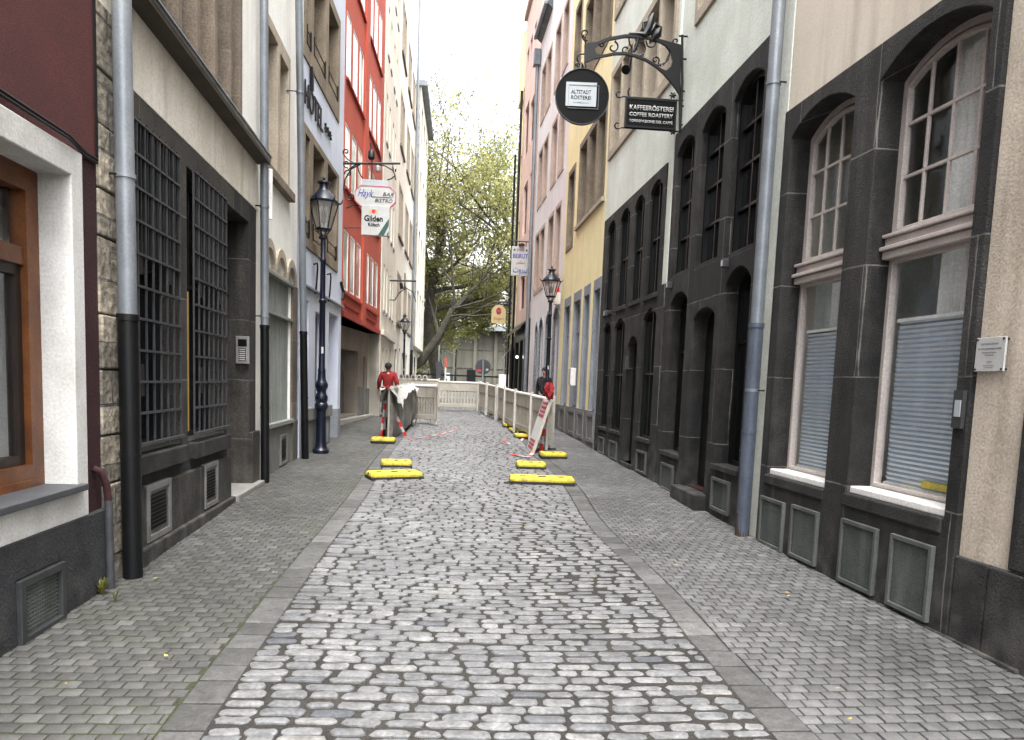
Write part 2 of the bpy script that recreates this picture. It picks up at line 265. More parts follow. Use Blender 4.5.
def _leaf():
    nt = LEAF.node_tree; b = nt.nodes['Principled BSDF']; out = [n for n in nt.nodes if n.type == 'OUTPUT_MATERIAL'][0]
    tr = nt.nodes.new('ShaderNodeBsdfTranslucent'); mx = nt.nodes.new('ShaderNodeMixShader'); mx.inputs[0].default_value = .6
    nt.links.new(b.inputs['Base Color'].links[0].from_socket, tr.inputs[0]); nt.links.new(b.outputs[0], mx.inputs[1]); nt.links.new(tr.outputs[0], mx.inputs[2]); nt.links.new(mx.outputs[0], out.inputs[0])
_leaf()
WEED = mk('weed_leaf', (.05, .08, .018), (.13, .12, .025), scale=9, rough=.6, bump=.05)
COBBLE = mk_attr('granite_setts', [(0, (.055, .06, .07)), (.12, (.086, .088, .092)), (.5, (.113, .115, .117)), (.85, (.138, .139, .139)), (.97, (.163, .158, .151)), (1, (.185, .166, .15))], rough=.6, bump=.4, bscale=55, grain=.3, big=.2, spec=.5)
PAVER = mk_attr('concrete_pavers', [(0, (.038, .0378, .036)), (.5, (.055, .0548, .052)), (1, (.085, .0845, .08))], rough=.75, bump=.3, bscale=110, grain=.16, big=.22, moss=(.042, .047, .024, .5), gum=True)
PAVER_R = mk_attr('grey_concrete_pavers', [(0, (.056, .056, .056)), (.5, (.081, .081, .081)), (1, (.116, .116, .115))], rough=.72, bump=.3, bscale=110, grain=.2, big=.26, gum=True)
GUTTER = mk_attr('gutter_slabs', [(0, (.046, .0457, .044)), (.5, (.068, .0675, .0655)), (1, (.1, .099, .096))], rough=.8, bump=.4, bscale=60, grain=.25, big=.2)
GRIT = mk('joint_grit', (.036, .033, .0285), (.018, .0165, .015), scale=3, rough=1, bump=.6, bscale=90, grain=.4)
PJOINT = mk('dark_paver_joint', (.022, .021, .02), (.012, .0115, .011), scale=3, rough=1, bump=.4, bscale=90, grain=.3)
MOSSJ = mk('mossy_joint', (.026, .026, .021), (.035, .046, .014), scale=1.6, rough=1, bump=.5, bscale=90, grain=.4)
LITTER = mk('fallen_leaf', (.42, .34, .08), (.22, .14, .05), scale=5, rough=.8, bump=0)
def mk_emit(name, c, s):
    m, nt, b = new_mat(name); b.inputs['Base Color'].default_value = rgba(c); b.inputs['Emission Color'].default_value = rgba(c); b.inputs['Emission Strength'].default_value = s
    MATS[name] = m; return m
BULB = mk_emit('lit_globe', (1, .95, .85), 2.5)

# ------------------------------------------------------------------ mesh builder
class MB:
    def __init__(s, T=None): s.v = []; s.f = []; s.T = T; s.rnd = None
    def add(s, vs, fs):
        o = len(s.v); s.v += [tuple(s.T(*p)) if s.T else tuple(p) for p in vs]; s.f += [tuple(i+o for i in f) for f in fs]; return s
    def box(s, a0, a1, b0, b1, c0, c1):
        return s.add([(a0, b0, c0), (a1, b0, c0), (a1, b1, c0), (a0, b1, c0), (a0, b0, c1), (a1, b0, c1), (a1, b1, c1), (a0, b1, c1)],
                     [(0, 3, 2, 1), (4, 5, 6, 7), (0, 1, 5, 4), (1, 2, 6, 5), (2, 3, 7, 6), (3, 0, 4, 7)])
    def prism(s, pts, y0, y1):
        """pts (x,z) outline, extruded along the second axis"""
        n = len(pts)
        vs = [(x, y0, z) for x, z in pts]+[(x, y1, z) for x, z in pts]
        return s.add(vs, [tuple(range(n)), tuple(range(2*n-1, n-1, -1))]+[(i, (i+1) % n, (i+1) % n+n, i+n) for i in range(n)])
    def sheet(s, outer, holes, w, depths, edge=None):
        """flat face at w with holes, each with reveals going back to w-depth; edge = depth of the outer side faces"""
        polys = [outer]+list(holes)
        flat = [p for q in polys for p in q]
        tris = tessellate_polygon([[Vector((p[0], p[1], 0)) for p in q] for q in polys])
        s.add([(x, w, z) for x, z in flat], [tuple(t) for t in tris])
        for q, d in zip(holes, depths):
            n = len(q)
            s.add([(x, w, z) for x, z in q]+[(x, w-d, z) for x, z in q], [(i, (i+1) % n, (i+1) % n+n, i+n) for i in range(n)])
        if edge:
            q = outer; n = len(q)
            s.add([(x, w, z) for x, z in q]+[(x, w-edge, z) for x, z in q], [(i, (i+1) % n, (i+1) % n+n, i+n) for i in range(n)])
        return s
    def ring(s, outer, inner, w0, w1):
        """frame with equal vertex counts: w0 back, w1 front"""
        n = len(outer)
        vs = [(x, w1, z) for x, z in outer]+[(x, w1, z) for x, z in inner]+[(x, w0, z) for x, z in outer]+[(x, w0, z) for x, z in inner]
        fs = []
        for i in range(n):
            j = (i+1) % n
            fs += [(i, j, n+j, n+i), (n+i, n+j, 3*n+j, 3*n+i), (i, 2*n+i, 2*n+j, j), (2*n+i, 3*n+i, 3*n+j, 2*n+j)]
        return s.add(vs, fs)
    def tube(s, pts, r, n=8, cap=True):
        pts = [Vector(p) for p in pts]; rs = r if isinstance(r, (list, tuple)) else [r]*len(pts)
        vs = []; fs = []
        up0 = None
        for i, p in enumerate(pts):
            d = (pts[min(i+1, len(pts)-1)]-pts[max(i-1, 0)]).normalized()
            if up0 is None:
                a = Vector((0, 0, 1)) if abs(d.z) < .9 else Vector((1, 0, 0)); up0 = d.cross(a).normalized()
            up0 = (up0-d*up0.dot(d)).normalized(); sd = d.cross(up0)
            for k in range(n):
                t = 2*math.pi*k/n; vs.append(p+(up0*math.cos(t)+sd*math.sin(t))*rs[i])
        for i in range(len(pts)-1):
            for k in range(n):
                fs.append((i*n+k, i*n+(k+1) % n, (i+1)*n+(k+1) % n, (i+1)*n+k))
        if cap: fs += [tuple(range(n-1, -1, -1)), tuple(range((len(pts)-1)*n, len(pts)*n))]
        return s.add(vs, fs)
    def lathe(s, prof, c=(0, 0), n=20, phase=0):
        """prof list of (r, z)"""
        vs = []; fs = []
        for r, z in prof:
            for k in range(n):
                t = 2*math.pi*k/n+phase; vs.append((c[0]+r*math.cos(t), c[1]+r*math.sin(t), z))
        for i in range(len(prof)-1):
            for k in range(n): fs.append((i*n+k, i*n+(k+1) % n, (i+1)*n+(k+1) % n, (i+1)*n+k))
        fs += [tuple(range(n-1, -1, -1)), tuple(range((len(prof)-1)*n, len(prof)*n))]
        return s.add(vs, fs)
    def disc(s, cx, cz, r, y0, y1, n=40):
        return s.prism([(cx+r*math.cos(2*math.pi*k/n), cz+r*math.sin(2*math.pi*k/n)) for k in range(n)], y0, y1)
    def build(s, name, mat, parent=None, smooth=False, bevel=0, seg=2, keep=False):
        me = bpy.data.meshes.new(name); me.from_pydata(s.v, [], s.f)
        if not keep:
            bm = bmesh.new(); bm.from_mesh(me)
            if bevel: bmesh.ops.remove_doubles(bm, verts=bm.verts, dist=1e-5)
            bmesh.ops.recalc_face_normals(bm, faces=bm.faces); bm.to_mesh(me); bm.free()
        me.materials.append(mat)
        if smooth:
            for p in me.polygons: p.use_smooth = True
            try: me.set_sharp_from_angle(angle=R(40))
            except Exception: pass
        o = bpy.data.objects.new(name, me); COL.objects.link(o)
        if parent: o.parent = parent
        if bevel:
            m = o.modifiers.new('bevel', 'BEVEL'); m.width = bevel; m.segments = seg; m.limit_method = 'ANGLE'; m.angle_limit = R(40)
        if s.rnd is not None:
            a = me.attributes.new('rnd', 'FLOAT', 'POINT'); a.data.foreach_set('value', s.rnd)
        return o
def tag(o, label, cat, group=None):
    o['label'] = label; o['category'] = cat
    if group: o['group'] = group
    return o
def thing(name, label, cat, loc=(0, 0, 0), rz=0, group=None):
    o = bpy.data.objects.new(name, None); COL.objects.link(o); o.location = loc; o.rotation_euler = (0, 0, rz); o.empty_display_size = .2
    return tag(o, label, cat, group)
def dup(root, loc=None, rz=None, label=None, group=None):
    kids = [o for o in COL.objects if o.parent == root]
    c = root.copy(); COL.objects.link(c)
    if loc is not None: c.location = loc
    if rz is not None: c.rotation_euler = (0, 0, rz)
    if label: c['label'] = label
    if group: c['group'] = group
    def rec(src, dst):
        for k in [o for o in COL.objects if o.parent == src]:
            n = k.copy(); COL.objects.link(n); n.parent = dst; rec(k, n)
    rec(root, c)
    return c
def text(body, mat, parent, name='lettering', rect=(0, 1, 0, 1), y=0, ext=.004, f=None, keep_aspect=False, shear=0, bold=0):
    """letters fitted into rect (x0,x1,z0,z1), facing -y; f maps (x,y,z) into the parent's space"""
    cu = bpy.data.curves.new('lettering', 'FONT'); cu.body = body; cu.extrude = .0; cu.shear = shear; cu.offset = bold
    cu.align_x = 'CENTER'; cu.resolution_u = 3
    o = bpy.data.objects.new('t', cu); COL.objects.link(o)
    bpy.context.view_layer.update()
    dg = bpy.context.evaluated_depsgraph_get(); me = bpy.data.meshes.new_from_object(o.evaluated_get(dg))
    bpy.data.objects.remove(o)
    xs = [v.co.x for v in me.vertices]; ys = [v.co.y for v in me.vertices]
    if not xs: return None
    x0, x1, y0, y1 = min(xs), max(xs), min(ys), max(ys)
    sx = (rect[1]-rect[0])/(x1-x0); sy = (rect[3]-rect[2])/max(y1-y0, 1e-6)
    bm = bmesh.new(); bm.from_mesh(me)
    r = bmesh.ops.extrude_face_region(bm, geom=bm.faces[:])
    for v in [g for g in r['geom'] if isinstance(g, bmesh.types.BMVert)]: v.co.z += 1
    for v in bm.verts:
        x = rect[0]+(v.co.x-x0)*sx; z = rect[2]+(v.co.y-y0)*sy; yy = y-ext*v.co.z
        v.co = Vector(f(x, yy, z)) if f else Vector((x, yy, z))
    bmesh.ops.recalc_face_normals(bm, faces=bm.faces)
    bm.to_mesh(me); bm.free(); me.name = name
    me.materials.clear(); me.materials.append(mat)
    ob = bpy.data.objects.new(name, me); COL.objects.link(ob)
    if parent: ob.parent = parent
    return ob

def rect(u0, u1, z0, z1): return [(u0, z0), (u1, z0), (u1, z1), (u0, z1)]
def arch(u0, u1, z0, zs, zc, n=12):
    """opening with a segmental head: springing zs, crown zc"""
    h = zc-zs; a = (u1-u0)/2; c = (u0+u1)/2
    if h < .005: return rect(u0, u1, z0, zs)
    r = (a*a+h*h)/(2*h); zc0 = zc-r; t = math.asin(min(1, a/r))
    if h > a*.999: t = math.pi/2
    pts = [(u0, z0), (u1, z0)]
    for k in range(n+1):
        q = t-2*t*k/n; pts.append((c+r*math.sin(q), zc0+r*math.cos(q)))
    return pts

class Fac:
    """house front: u runs down the street from A to B, w stands out of the wall towards the street, z is height"""
    def __init__(s, side, A, B, name, label, cat='house'):
        s.side = side; s.A = Vector((*A, 0)); s.B = Vector((*B, 0)); d = s.B-s.A; s.len = d.length; s.d = d.normalized()
        s.n = Vector((s.d.y, -s.d.x, 0)) if side < 0 else Vector((-s.d.y, s.d.x, 0))
        s.g = gz(A[0], A[1])
        ang = math.atan2(s.d.y, s.d.x)
        if side < 0: ang += math.pi
        s.root = thing(name, label, cat, (A[0], A[1], s.g), ang) if name else None
    def T(s, u, w, z): return ((u if s.side > 0 else -u), w, z-s.g)
    def W(s, u, w, z): return s.A+s.d*u+s.n*w+Vector((0, 0, z))
    def px(s, x, y, w=0):
        d = ray(x, y); a = s.A+s.n*w; a.z = 0
        t = (a-CAM).dot(s.n)/d.dot(s.n); p = CAM+d*t
        return (p-a).dot(s.d)*1.0, p.z
    def mb(s): return MB(s.T)
    def base(s, u): p = s.W(u, 0, 0); return gz(p.x, p.y)
    def wall(s, name, mat, outer, holes=(), depth=.25, w=0, edge=.3, depths=None, bevel=0, label=None):
        b = s.mb(); holes = list(holes); b.sheet(outer, holes, w, depths or [depth]*len(holes), edge)
        o = b.build(name, mat, s.root, bevel=bevel)
        if label: o['label'] = label
        return o
    def shell(s, mat, u0, u1, z0, z1, D=7, w=-.02, name='building_body'):
        b = s.mb(); P = [(u0, w), (u1, w), (u1, -D), (u0, -D)]
        b.add([(u, ww, z0) for u, ww in P]+[(u, ww, z1) for u, ww in P], [(1, 2, 6, 5), (2, 3, 7, 6), (3, 0, 4, 7), (4, 5, 6, 7)])
        return b.build(name, mat, s.root)
    def window(s, poly, d, w=0, fr=.06, mat=None, glass=None, vb=(), hb=(), bw=.03, name='window', inner=None, parent=None, t=.05):
        """frame ring with glazing bars; the pane is its child.  poly is the opening outline, d how far back the frame sits"""
        mat = mat or WHITEW; glass = glass or GLASS
        us = [p[0] for p in poly]; zs = [p[1] for p in poly]; u0, u1, z0, z1 = min(us), max(us), min(zs), max(zs); cu, cz = (u0+u1)/2, (z0+z1)/2
        if inner is None:
            kx = max(.05, (u1-u0-2*fr)/(u1-u0)); kz = max(.05, (z1-z0-2*fr)/(z1-z0))
            inner = [(cu+(x-cu)*kx, cz+(z-cz)*kz) for x, z in poly]
        wb = w-d; b = s.mb(); b.ring(poly, inner, wb-.03, wb+t)
        for u in vb: b.box(u-bw/2, u+bw/2, wb-.01, wb+t*.7, z0+fr*.6, z1-fr*.6)
        for z in hb: b.box(u0+fr*.6, u1-fr*.6, wb-.008, wb+t*.72, z-bw/2, z+bw/2)
        o = b.build(name, mat, parent or s.root)
        g = s.mb(); g.prism(poly, wb-.012, wb-.004); g.build('pane', glass, o)
        return o
    def text(s, body, mat, rect, w=.01, ext=.01, **k):
        """rect in (u near end.., z): left wall reads with +u, right wall with -u"""
        sg = 1 if s.side < 0 else -1
        u0, u1, z0, z1 = rect
        def f(x, y, z): return s.T(x if sg > 0 else u0+u1-x, w-y, z)
        return text(body, mat, s.root, rect=(u0, u1, z0, z1), y=0, ext=ext, f=f, **k)

def pipe(F, u, w, r, z0, z1, zs, name='drainpipe', top=ZINC, low=IRON_BK, clips=(), lean=0):
    g = lambda z: u+lean*(z-z0)
    b = F.mb(); b.tube([(g(zs), w, zs), (g(z1), w, z1)], r, 16)
    for z in clips: b.tube([(g(z)-0, w, z-.015), (g(z), w, z+.015)], r*1.13, 16)
    o = b.build(name, top, F.root, smooth=True)
    c = F.mb()
    for z in clips: c.tube([(g(z)-r*.9, w, z), (g(z)-r*.9, -.01, z)], .008, 6)
    if clips: c.build('pipe_clip', IRON_BK, o)
    b = F.mb(); b.tube([(g(z0), w, z0), (g(zs), w, zs)], r*1.09, 16); b.tube([(g(zs), w, zs-.03), (g(zs), w, zs+.012)], r*1.2, 16); b.tube([(g(zs)*.5+g(z0)*.5, w, (zs+z0)/2), (g(zs)*.5+g(z0)*.5, w, (zs+z0)/2+.03)], r*1.16, 16)
    b.build('standpipe', low, o, smooth=True)
    return o
def pipepx(F, top, bot, r, z0, z1, zs_px, w=.1, **k):
    """drainpipe leaning as the old walls do: its middle passes the two measured points"""
    ua, za = F.px(*top, w); ub, zb = F.px(*bot, w); lean = (ua-ub)/(za-zb)
    return pipe(F, ub+lean*(z0-zb), w, r, z0, z1, F.px(*zs_px, w)[1], lean=lean, **k)
def multi(F, name, mat, boxes, bevel=0, parent=None):
    return [F.mb().box(*q).build(name, mat, parent or F.root, bevel=bevel) for q in boxes]
def vent(F, u0, u1, z0, z1, w=0, t=.025, fw=.035, mat=GRILLE, inner=GRILLE_IN, style='mesh'):
    b = F.mb(); b.ring(rect(u0, u1, z0, z1), rect(u0+fw, u1-fw, z0+fw, z1-fw), w-.02, w+t)
    o = b.build('vent_grille', mat, F.root, bevel=.003)
    g = F.mb()
    if style == 'mesh':
        g.box(u0+fw, u1-fw, w-.015, w+.004, z0+fw, z1-fw)
        k = int((u1-u0)/.022)
        for i in range(1, k): 
            uu = u0+fw+(u1-u0-2*fw)*i/k; g.box(uu-.004, uu+.004, w+.004, w+.009, z0+fw, z1-fw)
        k = int((z1-z0)/.022)
        for i in range(1, k):
            zz = z0+fw+(z1-z0-2*fw)*i/k; g.box(u0+fw, u1-fw, w+.004, w+.0085, zz-.004, zz+.004)
    elif style == 'open':
        k = int((u1-u0)/.03)
        for i in range(1, k):
            uu = u0+fw+(u1-u0-2*fw)*i/k; g.box(uu-.006, uu+.006, w-.012, w-.004, z0+fw, z1-fw)
        k = int((z1-z0)/.03)
        for i in range(1, k):
            zz = z0+fw+(z1-z0-2*fw)*i/k; g.box(u0+fw, u1-fw, w-.011, w-.002, zz-.006, zz+.006)
        d = F.mb(); d.box(u0+fw*.9, u1-fw*.9, w-.019, w-.016, z0+fw*.9, z1-fw*.9); d.build('vent_back', RUBBER, o)
    else:
        c = (u1-u0)*.16; e = (z1-z0)*.18
        g.box(u0+fw, u1-fw, w-.015, w+.008, z0+fw, z1-fw)
        k = 9
        for i in range(k):
            zz = z0+e+(z1-z0-2*e)*(i+.5)/k
            g.add([(u0+c, w+.009, zz-.014), (u1-c, w+.009, zz-.014), (u1-c, w+.028, zz+.002), (u0+c, w+.028, zz+.002)], [(0, 1, 2, 3)])
        d = F.mb(); d.box(u0+c, u1-c, w+.0081, w+.0085, z0+e, z1-e); d.build('vent_back', RUBBER, o)
    g.build('vent_mesh', inner, o)
    return o
# ------------------------------------------------------------------ ground
def struct(o): o['kind'] = 'structure'; return o
def ground_sheet(name, mat, xs, ys, dz):
    b = MB(); n = len(xs)
    for y in ys:
        for x in xs: b.v.append((x, y, gz(x, y)+dz))
    for j in range(len(ys)-1):
        for i in range(n-1): b.f.append((j*n+i, j*n+i+1, (j+1)*n+i+1, (j+1)*n+i))
    return struct(b.build(name, mat))
ground_sheet('ground', GRIT, [-400, -60, -12, -4, -2.8, -1.2, 0, 1.7, 3.3, 6, 60, 400], [-200, -30, -5, 0, 10, 20, 30, 42, 60, 100, 500], -.02)

def kerb_l(y): return -1.0+.012*math.sin(y*.9)+.02*math.sin(y*.23)
def kerb_r(y): return 1.5+.05*math.sin((y-6)*.35)*(1 if y > 4 else .5)-.1*math.exp(-((y-7.2)/1.6)**2)+.02*math.sin(y*1.3)
def wavez(x, y): return .008*math.sin(x*2.1+y*.7)+.006*math.sin(y*1.9-x*1.3)-.02*math.cos((x-.25)*2.2)*.6+.012
def bed(name, mat, xa, xb, nx, hf):
    b = MB(); ys = [-2+.25*k for k in range(int(50/.25))]
    for y in ys:
        for i in range(nx+1):
            x = xa(y)+(xb(y)-xa(y))*i/nx; b.v.append((x, y, gz(x, y)+hf(x, y)))
    for j in range(len(ys)-1):
        for i in range(nx): b.f.append((j*(nx+1)+i, j*(nx+1)+i+1, (j+1)*(nx+1)+i+1, (j+1)*(nx+1)+i))
    return struct(b.build(name, mat, smooth=True))
pavez = lambda x, y: .004*math.sin(x*3+y*1.1)+.003*math.sin(y*2.7+x)
bed('road_bed', GRIT, lambda y: kerb_l(y)-.008, lambda y: kerb_r(y)+.008, 12, lambda x, y: wavez(x, y)+.001)
bed('pavement_bed', MOSSJ, lambda y: -4.0, lambda y: kerb_l(y)-.009, 10, lambda x, y: pavez(x, y)-.0005+.006*math.sin(x*1.7+y*.6)*math.sin(y*.83))
bed('pavement_bed', PJOINT, lambda y: kerb_r(y)+.009, lambda y: 3.7, 8, lambda x, y: pavez(x, y)-.0005+.006*math.sin(x*1.7+y*.6)*math.sin(y*.83))
def stones(name, mat, gen):
    b = MB(); rn = []
    for pts, top, inset, dz, val, tilt in gen:
        n = len(pts); o = len(b.v)
        cx = sum(p[0] for p in pts)/n; cy = sum(p[1] for p in pts)/n
        z0 = gz(cx, cy)+dz
        sl = SLOPE if cy < 42 else 0
        def zz(x, y, h): return z0+(y-cy)*sl+h+(x-cx)*tilt[0]+(y-cy)*tilt[1]
        for x, y in pts: b.v.append((x, y, zz(x, y, -.03)))
        for x, y in pts: b.v.append((x, y, zz(x, y, top*.45)))
        for x, y in pts: b.v.append((cx+(x-cx)*inset[0], cy+(y-cy)*inset[0], zz(x, y, top*.85)))
        for x, y in pts: b.v.append((cx+(x-cx)*inset[1], cy+(y-cy)*inset[1], zz(x, y, top)))
        for k in range(3):
            for i in range(n):
                j = (i+1) % n; b.f.append((o+k*n+i, o+k*n+j, o+(k+1)*n+j, o+(k+1)*n+i))
        b.f.append(tuple(range(o+3*n, o+4*n)))
        rn += [val]*(4*n)
    b.rnd = rn
    return struct(b.build(name, mat, keep=True, smooth=True))
def rough_outline(x0, x1, y0, y1, ch, jit):
    a = min(ch, (x1-x0)*.35); c = min(ch, (y1-y0)*.4)
    j = lambda s=1: random.uniform(-jit, jit)*s
    return [(x0+a*random.uniform(.5, 1.2), y0+j()), ((x0+x1)/2+j(2), y0+j()), (x1-a*random.uniform(.5, 1.2), y0+j()), (x1+j(), y0+c*random.uniform(.5, 1.2)), (x1+j(), y1-c*random.uniform(.5, 1.2)),
            (x1-a*random.uniform(.5, 1.2), y1+j()), ((x0+x1)/2+j(2), y1+j()), (x0+a*random.uniform(.5, 1.2), y1+j()), (x0+j(), y1-c*random.uniform(.5, 1.2)), (x0+j(), y0+c*random.uniform(.5, 1.2))]
def gen_cobbles():
    y = 1.9
    while y < 46:
        h = random.uniform(.074, .096); x = kerb_l(y)-random.uniform(.0, .012); xe = kerb_r(y)+.01
        drift = random.uniform(-.012, .012); bow = random.uniform(-.01, .01)
        while x < xe-.06:
            w = random.choice([.14, .165, .18, .2, .21, .17, .13, .225])*random.uniform(.9, 1.1)
            if x+w > xe-.08: w = xe-x-.004
            if w > .25: w *= .5
            g = random.uniform(.012, .03); gy = random.uniform(.016, .025)
            yo = drift*(x-.25)+bow*math.cos(x*2.4)+random.uniform(-.003, .003)
            hh = h*random.uniform(.9, 1.03)
            top = random.uniform(.006, .011)
            v = random.random()
            v = .15+.72*v if random.random() < .86 else random.random()
            yield (rough_outline(x+g/2, x+w-g/2, y+yo+gy/2, y+yo+hh-gy/2, .02, .006), top, (.95, .84), wavez(x, y), v, (random.gauss(0, .012), random.gauss(0, .014)))
            x += w
        y += h
stones('road', COBBLE, gen_cobbles())
def brick_outline(x0, x1, y0, y1):
    c = .004; j = lambda: random.uniform(-.0015, .0015)
    return [(x0+c, y0+j()), (x1-c, y0+j()), (x1+j(), y0+c), (x1+j(), y1-c), (x1-c, y1+j()), (x0+c, y1+j()), (x0+j(), y1-c), (x0+j(), y0+c)]
def gen_pavers(xa, xb, ang):
    y = 1.5; row = 0
    while y < 47:
        h = .086; A = xa(y); Bx = xb(y); x = A - (.05 if row % 2 else 0)-random.uniform(0, .006)
        while x < Bx-.02:
            w = .1
            x0, x1 = max(x, A), min(x+w, Bx)
            if x1-x0 > .025:
                z = pavez(x, y)+random.uniform(-.002, .0015)+.006*math.sin(x*1.7+y*.6)*math.sin(y*.83)
                sk = ang*(x-A)
                yield (brick_outline(x0+.004, x1-.004, y+sk+.0065, y+sk+h-.0065), .0055, (.985, .965), z, min(1, max(0, random.gauss(.5, .17)+(.4 if random.random() < .012 else 0))), (random.gauss(0, .008), random.gauss(0, .011)))
            x += w
        y += h; row += 1
stones('pavement', PAVER, gen_pavers(lambda y: -2.62 if y < 15.9 else -3.2, lambda y: kerb_l(y)-.215, 0))
stones('pavement', PAVER_R, gen_pavers(lambda y: kerb_r(y)+.215, lambda y: 3.3, 0))
def gen_gutter(f0, s):
    y = 1.6
    while y < 46:
        h = random.uniform(.19, .26); a = f0(y); c = f0(y+h)
        x0 = a-.21 if s < 0 else a+.004
        yield (brick_outline(x0+.006, x0+.2, y+.007, y+h-.007), .008, (.96, .92), .004+pavez(x0, y), min(1, max(0, random.gauss(.5, .24))), (random.gauss(0, .012), random.gauss(0, .008)))
        y += h
stones('kerb', GUTTER, gen_gutter(kerb_l, -1))
stones('kerb', GUTTER, gen_gutter(kerb_r, 1))
# ------------------------------------------------------------------ LEFT SIDE
def box_part(F, name, mat, u0, u1, w0, w1, z0, z1, parent=None, bevel=0, label=None):
    o = F.mb().box(u0, u1, w0, w1, z0, z1).build(name, mat, parent or F.root, bevel=bevel)
    if label: o['label'] = label
    return o
# ---- maroon corner house
F = Fac(-1, (-2.27, 1.0), (-2.30, 5.3), 'maroon_house', 'maroon roughcast house with white stone window surround nearest on the left')
U1 = 4.15
op = rect(1.75, 3.75, .87, 2.72)
F.wall('wall', MAROON, rect(-3, U1, 2.885, 11), edge=.4)
F.wall('wall_strip', MAROON_S, rect(3.895, U1, .67, 2.883), edge=.4, w=-.004)
F.wall('window_surround', WHITE_ST, [(1.45, .67), (3.893, .67), (3.893, 2.88), (1.45, 2.88)], [op], depth=.34, w=.03, bevel=.008)
F.wall('wall_lower', MAROON, rect(-3, 1.45, .67, 2.883), edge=.3)
b = F.mb(); b.sheet(rect(-3, U1, -.15, .67), [rect(3.06, 3.53, .1, .46)], .035, [.06], .3); b.build('plinth', RENDER_DK, F.root, bevel=.01)
vent(F, 3.06, 3.53, .1, .46, w=.035, mat=VENT_DK, style='open', fw=.045)
o = F.mb().box(1.7, 3.8, -.32, .075, .845, .885).build('window_sill', SLATE, F.root, bevel=.005)
F.shell(MAROON, -3, U1, -.1, 11, D=7)
win = F.window(rect(1.75, 3.75, .885, 2.72), .25, w=.03, fr=.13, mat=WOOD, glass=GLASST, hb=(2.22,), vb=(2.75,), bw=.1, t=.06)
b = F.mb(); b.ring(rect(1.88, 3.62, 1.01, 2.17), rect(1.94, 3.56, 1.07, 2.11), -.26, -.2); b.build('sash', WOOD_DK, win); b = F.mb(); b.box(1.8, 3.7, -.25, -.15, .885, .93); b.box(1.8, 3.7, -.25, -.17, .93, .96); b.build('casement', WOOD, win)
b = F.mb()
for k in range(60):
    u = 2.62+k*.013; b.add([(u, -.42+.03*math.sin(k*1.1), .95), (u+.013, -.42+.03*math.sin((k+1)*1.1), .95), (u+.013, -.42+.03*math.sin((k+1)*1.1), 2.2), (u, -.42+.03*math.sin(k*1.1), 2.2)], [(0, 1, 2, 3)])
b.build('curtain', CURTAIN, win)
b = F.mb(); b.box(1.8, 3.7, -.36, -.32, 2.5, 2.7); b.build('roller_blind_box', SLATE, win)
box_part(F, 'dark_interior', INSIDE, 1.2, 4.0, -2.2, -2.1, .5, 3.0)
b = F.mb()
for dz in (0, .022): b.tube([(0, .012, 2.93+dz), (1.5, .02, 2.925+dz), (3.0, .018, 2.93+dz), (3.7, .045, 2.91+dz), (3.95, .02, 2.885+dz), (U1-.03, .015, 2.89+dz)], .009, 6)
b.tube([(U1-.03, .015, 2.9), (U1-.035, .015, 5), (U1-.03, .015, 9)], .009, 6)
b.build('facade_cable', IRON_BK, F.root, smooth=True)
b = F.mb(); b.tube([(4.02, .0, .95), (4.04, .04, .93), (4.08, .055, .84), (4.1, .06, .72)], .024, 10); o = b.build('overflow_pipe', MAROON_S, F.root, smooth=True)
F.mb().tube([(4.1, .06, .73), (4.11, .06, .1)], .026, 10).build('pipe_end', BARS, o, smooth=True)

# ---- grey stone house with barred windows
F = Fac(-1, (-2.30, 5.3), (-2.42, 9.85), 'barred_window_house', 'white plastered house with grey stone ground floor and barred windows, beside the maroon house')
U0, U1 = -.16, 4.56
W1, W2, DR = rect(.3, 1.4, .98, 3.38), rect(1.62, 2.78, .98, 3.36), rect(2.92, 3.86, .24, 3.34)
V1, V2 = rect(.5, 1.0, .29, .72), rect(1.95, 2.38, .29, .72)
F.wall('ground_floor_wall', BASG, rect(.3-.02, 4.22, -.1, 3.56), [W1, W2, DR], depths=[.22, .22, .45], bevel=.006)
b = F.mb(); rn = []
z = -.1; k = 0
hs = [.42, .5, .33, .44, .36, .5, .3, .4, .34, .42]
for h in hs:
    e = (.0, .04, -.02)[k % 3]
    b.box(U0, .29+e*0, -.25, .012+e*.25, z+.006, z+h-.006); k += 1; z += h
    if z > 3.6: break
QST = mk('pale_quoin_stone', (.33, .3, .245), (.19, .17, .135), scale=3.2, rough=.95, bump=.9, bscale=18, grain=.3, joints=(3.1, .41, (.06, .058, .055), .012), streak=(.08, .075, .07), streak_amt=.8)
b.build('quoin_stones', QST, F.root, bevel=.01)
F.mb().box(U0, .28, -.26, -.004, -.1, 3.62).build('quoin_joint', BASB, F.root)
F.wall('plaster_band', PL_CREAM, rect(U0, 4.3, 3.565, 4.19), w=.004)
UW = [rect(.95, 1.35, 4.21, 6.6), rect(1.45, 1.85, 4.21, 6.6), rect(1.95, 2.4, 4.21, 6.6), rect(2.5, 2.95, 4.21, 6.6), rect(3.03, 3.36, 4.21, 6.6)]
F.wall('upper_wall', PL_WHITE, rect(U0, U1, 4.195, 12), [rect(.5, 3.45, 4.2, 6.8), rect(.5, 3.45, 8, 10)], depth=.2)
F.wall('pier', PL_WHITE, rect(4.2, U1, -.1, 4.19), w=-.01)
F.wall('window_surround', SANDD, rect(.52, 3.44, 4.192, 6.78), UW, depth=.28, w=.025, bevel=.008)
for q in UW: F.window(q, .25, w=.025, fr=.05, mat=WOOD_DK, glass=GLASS)
F.wall('window_surround', SANDD, rect(.52, 3.44, 8.02, 9.98), [rect(.7, 3.2, 8.2, 9.8)], depth=.28, w=.025)
